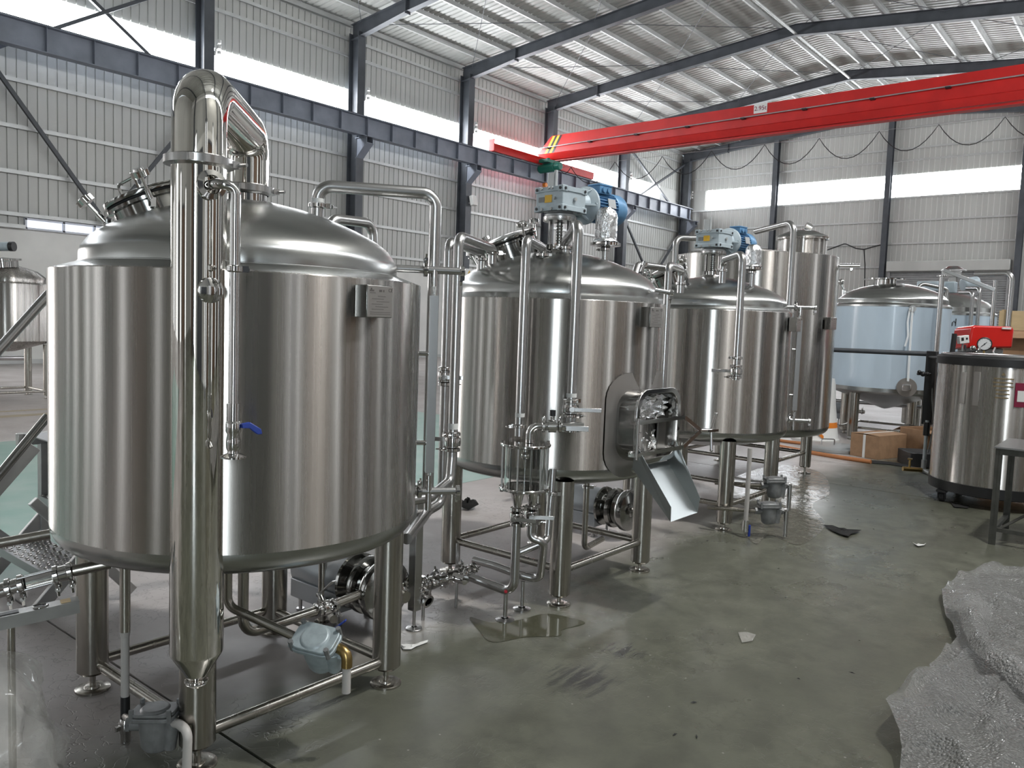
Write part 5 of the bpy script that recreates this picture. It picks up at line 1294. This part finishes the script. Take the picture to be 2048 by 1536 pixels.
# level column
lcx = W(1858, 800, 8.55)
lc = thing('level_column', 'black water level column with a clear lower tube left of the boiler', 'gauge', V(lcx.x, lcx.y, .2))
MB().box((lcx.x, lcx.y, 1.06), (.10, .10, .78)).build('column_box', M['black'], lc, bevel=.006)
zz = W(1848, 925, 8.5)
MB().cyl((zz.x, zz.y, .72), (zz.x, zz.y, .22), .018, n=14).build('clear_tube', M['clearhose'], lc)
MB().cyl((zz.x, zz.y, .70), (zz.x, zz.y, .56), .032, n=14).build('black_sleeve', M['black'], lc)
MB().cyl((zz.x, zz.y, .30), (zz.x, zz.y, .20), .026, n=8).cyl(V(zz.x, zz.y, .19), V(BX.x-.45, BX.y+.25, .16), .022, n=12).build('drain_tee', M['galv'], lc)
MB().cyl(V(zz.x, zz.y, .19), V(zz.x, zz.y, .19)-_r*.22+V(0, 0, .015), .024, n=14).cyl(V(zz.x, zz.y, .20)-_r*.15, V(zz.x, zz.y, .30)-_r*.15, .011, n=10).box(V(zz.x, zz.y, .31)-_r*.15, (.05, .04, .012)).build('brass_cock', M['brass'], lc)
knb = W(1846, 748, 8.45)
MB().ball(knb, .028).ball(knb+_r*-.04+V(0, 0, .02), .022).ball(knb+_r*.045, .022).cyl(knb-_r*.06, knb+_r*.08, .012, n=8).build('hand_knob', M['black'], lc)
MB().tube([W(1866, 720, 8.5), W(1864, 800, 8.48), W(1868, 850, 8.48), W(1856, 905, 8.5)], .007, 0, 8).build('cable', M['galv'], lc)
MB().cyl(W(1855, 714, 8.55), V(BX.x-.3, BX.y+.35, 1.40), .016, n=12).build('top_link', M['black'], lc)
# burner
R_ = Matrix(((_r.x, _f.x, 0), (_r.y, _f.y, 0), (0, 0, 1)))
bc = W(1964, 676, 9.0)
bu = thing('gas_burner', 'red boxy burner housing on top of the boiler', 'burner', V(bc.x, bc.y, 1.45))
M['redgloss'] = mat('glossy_red_plastic', (.60, .022, .018), 0, .22)
MB().prism([bc+_r*x-_f*.18+V(0, 0, z) for x, z in ((-.245, -.12), (.24, -.12), (.245, .08), (.22, .115), (-.19, .13), (-.225, .11))], _f*.36).build('burner_hood', M['redgloss'], bu, bevel=.02)
MB().box(bc+V(0, 0, -.17)+_f*.02, (.36, .28, .12), R_).build('burner_base', M['galv'], bu, bevel=.01)
MB().box(bc+_r*.15-_f*.19+V(0, 0, .095), (.10, .012, .02), R_).build('maker_strip', M['white'], bu)
MB().cyl(V(bc.x, bc.y, 1.40), bc-V(0, 0, .2), .09, n=20).build('burner_tube', M['galv'], bu)
gc = W(1969, 688, 8.72)
pg = thing('pressure_gauge', 'round white dial pressure gauge in front of the red burner', 'gauge', gc)
gn = (C0-gc); gn.z = .1; gn.normalize(); gs = V(0, 0, 1).cross(gn).normalized(); gu = gn.cross(gs)
MB().lathe([(0, -.03), (.062, -.03), (.072, -.02), (.074, .008), (.066, .012), (.064, .004), (0, .004)], gc, 40, gn).build('gauge_case', M['black'], pg)
MB().lathe([(0, .0055), (.063, .0055)], gc, 40, gn).build('dial', M['dial'], pg)
MB().bar(gc+gn*.009-gs*.030-gu*.03, gc+gn*.009+gs*.022+gu*.02, .005, .003, up=gn).cyl(gc+gn*.006, gc+gn*.012, .007, n=10).build('needle', M['black'], pg)
tk = MB()
for k in range(11):
    a = radians(225-27*k); d = gs*cos(a)+gu*sin(a); tk.bar(gc+gn*.0065+d*.052, gc+gn*.0065+d*.060, .003, .001, up=gn)
tag(tk.build('scale_marks', M['black'], pg, smooth=0), kind='stuff')
MB().cyl(gc-gu*.07, gc-gu*.12, .012, n=10).tube([gc-gu*.11, gc-gu*.17-gs*.0, V(gc.x-.02, gc.y-.03, 1.40)], .010, .02, 8).build('siphon_stem', M['brass'], pg)
cb_ = W(1926, 679, 8.7)
ct = thing('burner_controller', 'small white control box with two dark windows left of the gauge', 'controller', cb_)
Rb = R_ @ Matrix.Rotation(radians(-9), 3, 'Y')
MB().box(cb_, (.105, .06, .085), Rb).build('case', M['white'], ct, bevel=.005)
for u in (-.022, .024): MB().box(cb_+(_r*u)-_f*.031+V(0, 0, .005+u*.15), (.026 if u < 0 else .02, .004, .034 if u < 0 else .02), Rb).build('window', M['black'], ct)
hh = W(1908, 684, 8.68); MB().cyl(hh-V(0, 0, .11)-_r*.01, hh+V(0, 0, .09), .026, n=18).build('black_cylinder', M['rubber'], ct)
MB().cyl(cb_-V(0, 0, .04), V(cb_.x, cb_.y, 1.42), .010, n=8).build('stem', M['galv'], ct)
for k, pts in enumerate(([(1902, 716, 8.7), (1912, 702, 8.68), (1925, 712, 8.66), (1935, 718, 8.66)], [(1930, 690, 8.7), (1932, 706, 8.68), (1922, 712, 8.66), (1916, 721, 8.66)], [(1990, 696, 8.8), (1985, 706, 8.72), (1996, 712, 8.72), (2004, 718, 8.76)], [(1870, 718, 8.6), (1895, 706, 8.62), (1930, 704, 8.66), (1955, 700, 8.7)])):
    P_ = [W(*p) for p in pts]; solo(MB().tube(P_, .010, .03, 8), 'flexible_tube', M['galv'] if k % 2 == 0 else M['rubber'], ('grey flexible tube at the left rim of the boiler top', 'thin black tube below the white control box', 'grey flexible tube right of the pressure gauge', 'black cable lying along the boiler top toward the gauge')[k], 'tube')
a = W(1962, 703, 8.72); solo(MB().cyl(W(1950, 706, 8.7), W(1958, 698, 8.74), .022, n=14).ball(W(1946, 696, 8.72), .03).cyl(W(1946, 720, 8.7), W(1946, 700, 8.72), .016, n=10), 'safety_valve', M['chrome'], 'small chrome valve on the boiler top left of the gauge', 'valve')
# cardboard box and plywood behind the boiler
a = W(2030, 698, 9.9)
bx = thing('cardboard_box', 'large brown cardboard box standing behind the boiler at the right edge', 'box', V(a.x, a.y, 0))
MB().box((a.x+.1, a.y, .86), (.5, .46, 1.72)).build('box_body', M['carton'], bx, bevel=.006, smooth=0)
MB().prism([V(a.x-.16, a.y-.235, 1.70), V(a.x-.16, a.y+.235, 1.70), V(a.x-.28, a.y+.23, 1.62), V(a.x-.28, a.y-.23, 1.62)], (0, 0, .005)).build('box_flap', M['carton'], bx, smooth=0)
a = W(2040, 650, 10.6)
pk_ = thing('plywood_crate', 'pale plywood crate side behind the brown box at the right edge', 'crate', V(a.x, a.y, 0))
for k in range(4): MB().box((a.x+.1, a.y-.05, .24+.50*k), (.04, .62, .49)).build('board', M['wood'], pk_, bevel=.003, smooth=0)
for k in (-.25, .2): MB().box((a.x+.14, a.y+k, 1.0), (.04, .08, 2.0)).build('batten', M['wood'], pk_, smooth=0)

# ------------------------------------------------------------------ table at the right edge
tb_ = thing('work_table', 'dark angle iron work table with steel top at the right edge, before the boiler', 'table', (7.45, .6, 0))
for (x, y) in ((7.19, .98), (7.19, -.25), (7.85, -.25), (7.85, .98)):
    MB().box((x, y, .375), (.05, .006, .75)).box((x-.022, y, .375), (.006, .05, .75)).build('leg', M['table'], tb_, smooth=0)
MB().box((7.52, .365, .765), (.74, 1.30, .012)).build('table_top', M['tread'], tb_, smooth=0)
MB().box((7.17, .365, .735), (.006, 1.28, .05)).box((7.52, .99, .735), (.70, .006, .05)).build('apron', M['table'], tb_, smooth=0)
MB().bar((7.19, .98, .12), (7.19, -.25, .12), .03, .03).bar((7.19, .98, .12), (7.85, .98, .12), .03, .03).build('lower_rail', M['table'], tb_, smooth=0)
MB().bar((7.19, .94, .13), (7.5, .70, .30), .03, .006).build('gusset', M['table'], tb_, smooth=0)
tt = thing('bench_stand', 'white upright stand with a flat foot on the steel work table', 'stand', (7.45, .62, .771))
MB().box((7.45, .60, 1.02), (.10, .06, .50)).build('post', M['white'], tt, bevel=.008)
MB().box((7.42, .68, .785), (.12, .22, .028)).build('base', M['white'], tt, bevel=.006)

# ------------------------------------------------------------------ far floor: barrel, lid, hose, cartons
ba = thing('traffic_barrel', 'white plastic barrel with orange bands beside the blue film tank leg', 'barrel', (12.15, 4.05, 0))
bp_ = [(0, 0), (.34, 0), (.345, .03), (.32, .06), (.26, .55), (.24, .85), (.22, .93), (0, .95)]
MB().lathe(bp_, (12.15, 4.05, 0), 40).build('barrel_body', M['white'], ba)
for z0, z1 in ((.21, .29), (.42, .50), (.53, .61)):
    r0 = .322-(z0-.06)*.13; r1 = .322-(z1-.06)*.13
    MB().lathe([(r0, z0), (r1, z1)], (12.15, 4.05, 0), 40).build('orange_band', M['orange'], ba)
MB().prism([V(12.15-.30*cos(a)-.045, 4.05-.30*sin(a), .05+.13*k) for k, a in ((0, .75), (.4, .75), (1.6, .25), (1.2, .2))], V(-.01, -.01, 0)).build('orange_flash', M['orange'], ba, smooth=0)
ld = thing('round_lid', 'round stainless tank lid with a bow handle lying on the floor by the barrel', 'lid', (11.35, 3.52, 0))
MB().lathe([(0, 0), (.40, 0), (.41, .005), (.41, .04), (.40, .048), (.2, .06), (0, .062)], (11.35, 3.52, 0), 56).build('lid_plate', M['galv'], ld)
MB().tube([(11.25, 3.66, .05), (11.25, 3.66, .14), (11.36, 3.52, .14), (11.36, 3.52, .05)], .009, .015, 8).build('bow_handle', M['pipe'], ld)
hs = [onz for onz in ()]
P_ = [WZ(1560, 893, .022), WZ(1620, 905, .022), WZ(1680, 915, .022), WZ(1742, 924, .022)]
solo(MB().tube(P_, .028, .4, 10), 'rubber_hose', M['hose'], 'orange brown hose lying straight on the floor in front of the round lid', 'hose')
P_ = [WZ(1420, 862, .022), WZ(1500, 872, .022), WZ(1580, 884, .022), WZ(1630, 889, .022)]
solo(MB().tube(P_, .022, .4, 8), 'rubber_hose', M['hose'], 'tan hose lying behind the third tank legs', 'hose')
P_ = [WZ(1742, 925, .008), WZ(1800, 930, .008), WZ(1840, 942, .008), WZ(1862, 950, .008), WZ(1900, 956, .008)]
solo(MB().tube(P_, .03, .5, 8), 'dark_hose', M['rubber'], 'dark flattened hose lying on the floor from the carton toward the boiler', 'hose')
def carton(x, y, w, d, h, rz, label, open_=False, strap=False):
    t = thing('cardboard_carton', label, 'box', (x, y, 0), 'worn cartons on the floor')
    Rz = Matrix.Rotation(rz, 3, 'Z')
    mb = MB(); th = .008
    if open_:
        for c, s in (((0, -d/2, h/2), (w, th, h)), ((0, d/2, h/2), (w, th, h)), ((-w/2, 0, h/2), (th, d, h)), ((w/2, 0, h/2), (th, d, h)), ((0, 0, th/2), (w, d, th))): mb.box(V(x, y, 0)+Rz @ V(*c), s, Rz)
    else: mb.box(V(x, y, h/2), (w, d, h), Rz)
    mb.build('carton_body', M['carton'], t, bevel=.004, smooth=0)
    for s in (-1, 1):
        a = V(s*w/2, -d/2, h); b = V(s*w/2, d/2, h)
        o = V(s*.12, 0, -.06) if open_ else V(-s*w/2*.98, 0, .012)
        MB().prism([V(x, y, 0)+Rz @ q for q in (a, b, b+o, a+o)], (0, 0, .005)).build('flap', M['carton'], t, smooth=0)
    if strap:
        for c, s in (((.0, -d/2-.003, h/2), (.035, .003, h)), ((.0, 0, h+.016), (.035, d+.01, .003)), ((.0, d/2+.003, h/2), (.035, .003, h))): MB().box(V(x, y, 0)+Rz @ V(*c), s, Rz).build('strap', M['tape'], t, smooth=0)
        MB().box(V(x, y, 0)+Rz @ V(0, -d/2-.002, h*.35), (w*.7, .002, .06), Rz).build('orange_print', M['orange'], t, smooth=0)
carton(11.25, 2.92, .40, .62, .30, radians(72), 'worn cardboard carton with a white strap, left of its neighbour on the floor', strap=True)
carton(11.75, 2.45, .42, .5, .38, radians(60), 'open torn cardboard carton beside the strapped one, next to the level column', open_=True)
solo(MB().box((10.95, 2.15, .10), (.4, .8, .18), Matrix.Rotation(radians(35), 3, 'Z')), 'dark_tray', M['black'], 'low black tray on the floor below the torn carton', 'tray', bevel=.01)
def wrap_mat(name, col, alpha, bump, sc, rough=.3, bubbles=True):
    m = mat(name, col, 0, rough, bump=bump, scale=(1, 1, 1), nscale=sc, bdist=.012)
    N, L = nodes(m); b = N['Principled BSDF']; out = N['Material Output']
    b.inputs['Coat Weight'].default_value = .8; b.inputs['Coat Roughness'].default_value = .04
    tc = N.new('ShaderNodeTexCoord'); v = N.new('ShaderNodeTexVoronoi'); v.inputs['Scale'].default_value = 85
    L.new(tc.outputs['Object'], v.inputs['Vector'])
    bp = N.new('ShaderNodeBump'); bp.inputs['Strength'].default_value = 1.0; bp.inputs['Distance'].default_value = .012; bp.invert = True
    L.new(v.outputs['Distance'], bp.inputs['Height'])
    old = [n for n in N if n.type == 'BUMP' and n != bp][0]; L.new(old.outputs[0], bp.inputs['Normal'])
    if bubbles: L.new(bp.outputs[0], b.inputs['Normal']); L.new(bp.outputs[0], b.inputs['Coat Normal'])
    tr = N.new('ShaderNodeBsdfTransparent'); mx = N.new('ShaderNodeMixShader'); mx.inputs[0].default_value = alpha
    L.new(tr.outputs[0], mx.inputs[1]); L.new(b.outputs[0], mx.inputs[2]); L.new(mx.outputs[0], out.inputs['Surface'])
    return m
M['wrap'] = wrap_mat('bubble_wrap_film', (.25, .25, .245), .70, .8, 12, .2)
M['bag'] = wrap_mat('clear_plastic_film', (.60, .59, .55), .36, .3, 5, .10, False)
pump(V(14.6, 4.35, .26), 'far grey pump seen below the cone of the blue film tank')
for k, (y, z) in enumerate(((3.9, .45), (4.2, .75))):
    solo(MB().tube([(14.2, y+.6, .03), (14.2, y+.6, z), (14.35, y-1.3, z), (14.35, y-1.3, .03)], .03, .08, 10), 'floor_pipe', M['pipe'], ('low' if k == 0 else 'taller')+' bent pipe standing behind the legs of the blue film tank', 'pipe')
# ------------------------------------------------------------------ litter
def scrap(name, pts, m, label, cat, h=.012, amp=.01, seed=1, n=10):
    """A crumpled flat piece: outline on the floor filled as a fan of triangles."""
    rr = random.Random(seed); P = [Vector((p[0], p[1], .003)) for p in pts]; c = sum(P, Vector())/len(P)
    rings = 4; vs = []; fs = []; k = len(P)
    for j in range(rings+1):
        t = j/rings
        for p in P: q = c.lerp(p, max(.02, t)); vs.append((q.x, q.y, .003+h*(1-t*.6)*rr.random()+amp*rr.random()))
    for j in range(rings):
        for i in range(k): fs.append((j*k+i, j*k+(i+1) % k, (j+1)*k+(i+1) % k, (j+1)*k+i))
    o = MB().add(vs, fs).build(name, M[m], None, smooth=50)
    s = o.modifiers.new('thick', 'SOLIDIFY'); s.thickness = .002
    return tag(o, label, cat)
def fl_(*pp): return [WZ(x, y, 0) for x, y in pp]
scrap('black_rag', fl_((1646, 1052), (1664, 1055), (1690, 1062), (1722, 1064), (1712, 1069), (1702, 1071), (1697, 1077), (1680, 1072), (1662, 1063)), 'matte', 'black rag lying flat on the open floor', 'rag', .03, .01)
scrap('white_strip', fl_((800, 1291), (806, 1297), (820, 1298), (828, 1292), (856, 1283), (855, 1287), (832, 1296), (822, 1301), (806, 1301)), 'tape', 'white plastic strip on the floor right of the near kettle', 'strip', .012, .004)
scrap('paper_scrap', fl_((1825, 1088), (1840, 1093), (1852, 1089), (1848, 1093), (1836, 1095)), 'tape', 'curled white paper scrap on the floor left of the table', 'scrap', .015, .004)
scrap('film_scrap', fl_((1476, 1268), (1495, 1265), (1512, 1272), (1505, 1284), (1484, 1288)), 'bag', 'small clear film scrap on the open floor in the foreground', 'scrap', .01, .004)
scrap('dark_film', fl_((1900, 1005), (1915, 1009), (1940, 1014), (1935, 1018), (1908, 1016)), 'matte', 'dark film scrap on the floor under the boiler', 'scrap', .01, .004)
scrap('black_bag', [(V(5.0, 4.55, 0)+V(.11*cos(a), .11*sin(a), 0)).to_tuple() for a in (0, 1, 2, 3, 4, 5)], 'matte', 'black cloth bag on the floor behind the mash tank', 'bag', .10, .03)
lt_ = MB(); rr = random.Random(11)
for k in range(46):
    x, y = rr.uniform(2.2, 9), rr.uniform(.6, 3.0)
    a = rr.uniform(0, 6.28); L_ = rr.uniform(.005, .018); w_ = rr.uniform(.002, .005); u = V(cos(a), sin(a), 0)*L_; w = V(-sin(a), cos(a), 0)*w_; c = V(x, y, .0035)
    lt_.add([c-u, c+w+V(0, 0, .004), c+u, c-w], [(0, 1, 2, 3)])
tag(solo(lt_, 'floor_litter', M['rubber'], 'fine dark crumbs scattered over the concrete floor', 'litter', smooth=0), kind='stuff')
M['wet'] = mat('wet_floor', (.066, .066, .044), 0, .09)
M['wet'].node_tree.nodes['Principled BSDF'].inputs['Specular IOR Level'].default_value = .5
M['damp'] = mat('damp_floor', (.11, .108, .085), 0, .16, bump=.9, scale=(1, 1, 1), nscale=11, bdist=.012, rvar=.6, var=.3)
def puddle(name, pts, label, m='wet', z=.0012):
    P = [Vector((p.x, p.y, z)) for p in pts]; n = len(P); Q = []
    for i in range(n):                                     # rounded outline
        a, b, c, d = P[i-1], P[i], P[(i+1) % n], P[(i+2) % n]
        for k in range(6):
            t = k/6; Q.append(.5*((2*b)+(c-a)*t+(2*a-5*b+4*c-d)*t*t+(3*b-a-3*c+d)*t**3))
    o = MB().prism(Q, (0, 0, .001)).build(name, M[m], None, smooth=0)
    return tag(o, label, 'puddle')
puddle('water_puddle', fl_((940, 1235), (985, 1246), (1040, 1240), (1090, 1228), (1140, 1236), (1170, 1247), (1125, 1260), (1118, 1272), (1050, 1275), (985, 1285), (958, 1262)), 'dark water puddle on the floor below the glass vessel')
puddle('water_puddle', fl_((1440, 985), (1480, 950), (1560, 930), (1640, 945), (1660, 985), (1625, 1010), (1650, 1050), (1600, 1090), (1540, 1070), (1510, 1088), (1480, 1050), (1500, 1020)), 'damp glinting patch on the floor right of the third tank traps', 'damp')

# ------------------------------------------------------------------ bubble wrap and plastic film
def drape(name, left, right, hfun, seed, nu=46, mats='wrap', parent=None):
    """Sheet spanned between two polylines on the floor, its folds given by hfun(u, v, x, y)."""
    def samp(pl, t):
        q = t*(len(pl)-1); i = min(int(q), len(pl)-2); return pl[i].lerp(pl[i+1], q-i)
    vs = []; nv = 90
    for j in range(nv+1):
        a, b = samp(left, j/nv), samp(right, j/nv)
        for i in range(nu+1):
            p = a.lerp(b, i/nu); vs.append((p.x, p.y, .006+hfun(i/nu, j/nv, p.x, p.y)))
    fs = [(j*(nu+1)+i, j*(nu+1)+i+1, (j+1)*(nu+1)+i+1, (j+1)*(nu+1)+i) for j in range(nv) for i in range(nu)]
    return MB().add(vs, fs).build(name, M[mats], parent, smooth=180)
from mathutils import noise as _ns
def folds(scale, amp, sx=1.0, sy=1.0, off=0):
    def h(u, v, x, y):
        q = abs(_ns.noise(V(x*scale*sx+off, y*scale*sy+off*2, .3)))
        q2 = _ns.noise(V(x*scale*2.7+off, y*scale*2.1, 4.3))
        q3 = 1-abs(_ns.noise(V(x*scale*2.2-off, y*scale*3.6, 9.1)))*3
        return amp*.30*max(0, q3)+ amp*(1-q*2.2 if q < .45 else 0)*(.35+.65*min(1, u*3))*.9+amp*.35*(q2+.6)
    return h
bwp = thing('bubble_wrap', 'heap of translucent bubble wrap spread on the floor at the lower right corner', 'bubble wrap', (4.2, .3, 0))
drape('sheet', fl_((1990, 1142), (1925, 1160), (1880, 1192), (1888, 1235), (1912, 1290), (1880, 1325), (1858, 1340), (1856, 1385), (1880, 1420)), [V(6.7, -.6, 0), V(6.0, -.9, 0), V(5.0, -.9, 0), V(4.2, -.9, 0), V(3.2, -.9, 0)], folds(1.7, .10), 1, nu=90, parent=bwp)
drape('folded_sheet', fl_((1925, 1330), (1862, 1380), (1810, 1410), (1775, 1452), (1766, 1470), (1795, 1512), (1800, 1545), (1790, 1640)), [V(4.4, .30, 0), V(3.9, .05, 0), V(3.3, -.4, 0), V(2.4, -.5, 0)], lambda u, v, x, y: .05+folds(1.3, .13, off=7)(u, v, x, y)*(.5+.5*min(1, v*4)), 2, nu=90, parent=bwp)
drape('flipped_edge', fl_((1895, 1232), (1905, 1260), (1915, 1288), (1930, 1330), (1960, 1375), (2010, 1420), (2060, 1470)), fl_((1960, 1245), (1985, 1262), (1975, 1300), (1972, 1340), (2020, 1370), (2060, 1405), (2110, 1440)), lambda u, v, x, y: .11+.05*sin(u*pi)+folds(2, .03, off=3)(u, v, x, y), 3, nu=20, parent=bwp)
pf = thing('plastic_bag', 'clear crumpled plastic film bag standing at the lower left corner', 'plastic bag', (.86, 2.80, 0))
bb = MB(); vs = []; n = 60; rows = 34; bcx, bcy = .86, 2.88
for j in range(rows+1):
    t = j/rows
    rad = (.215*(1-t**2.2)**.5+.01) if t < 1 else .012
    rad *= (1.0+.25*sin(t*9)*.12)
    for i in range(n):
        a = 2*pi*i/n; q = _ns.noise(V(cos(a)*2.1, sin(a)*2.1, t*3.0)); q2 = 1-2*abs(_ns.noise(V(cos(a)*4.1+3, sin(a)*4.1, t*5.0)))
        r_ = rad*(1+.32*q+.10*q2); vs.append((bcx+r_*cos(a), bcy+r_*sin(a), .004+.47*t))
bb.add(vs, [(j*n+i, j*n+(i+1) % n, (j+1)*n+(i+1) % n, (j+1)*n+i) for j in range(rows) for i in range(n)])
bb.build('film', M['bag'], pf, smooth=180)

# ------------------------------------------------------------------ small things on the far columns
a = V(25.05, 23.2, 6.6)
wbx = thing('white_box', 'small white junction box on the second visible column left of the crane', 'box', a)
MB().box(a+V(.12, -.1, 0), (.28, .18, .42), Matrix.Rotation(radians(-14), 3, 'X')).build('case', M['white'], wbx, bevel=.02)
MB().bar(a+V(0, .1, -.1), a+V(.1, -.05, -.1), .04, .04).build('bracket', M['galv'], wbx)
sg = thing('warning_sign', 'small white sign with a yellow triangle low on the column behind the mash tank', 'sign', (25.3, 23.2, 3.5))
MB().box((25.35, 23.22, 3.6), (.9, .02, .34)).build('board', M['white'], sg)
MB().prism([V(25.05, 23.20, 3.49), V(25.30, 23.20, 3.49), V(25.175, 23.20, 3.71)], (0, .012, 0)).build('yellow_triangle', M['yellow'], sg, smooth=0)
MB().box((25.175, 23.195, 3.58), (.03, .006, .10)).build('mark', M['black'], sg)
# cable slung along the end wall
P_ = [WX(x, y, 44.6) for x, y in ((1655, 500), (1690, 487), (1712, 497), (1728, 499), (1745, 494), (1772, 487))]
P2 = [WX(x, y, 44.6) for x, y in ((1728, 499), (1730, 530), (1729, 575))]
solo(MB().tube(P_, .03, .3, 6).tube(P2, .028, .3, 6), 'wall_cable', M['rubber'], 'dark cable slung across the back wall sheets above the pale blue tank', 'cable')
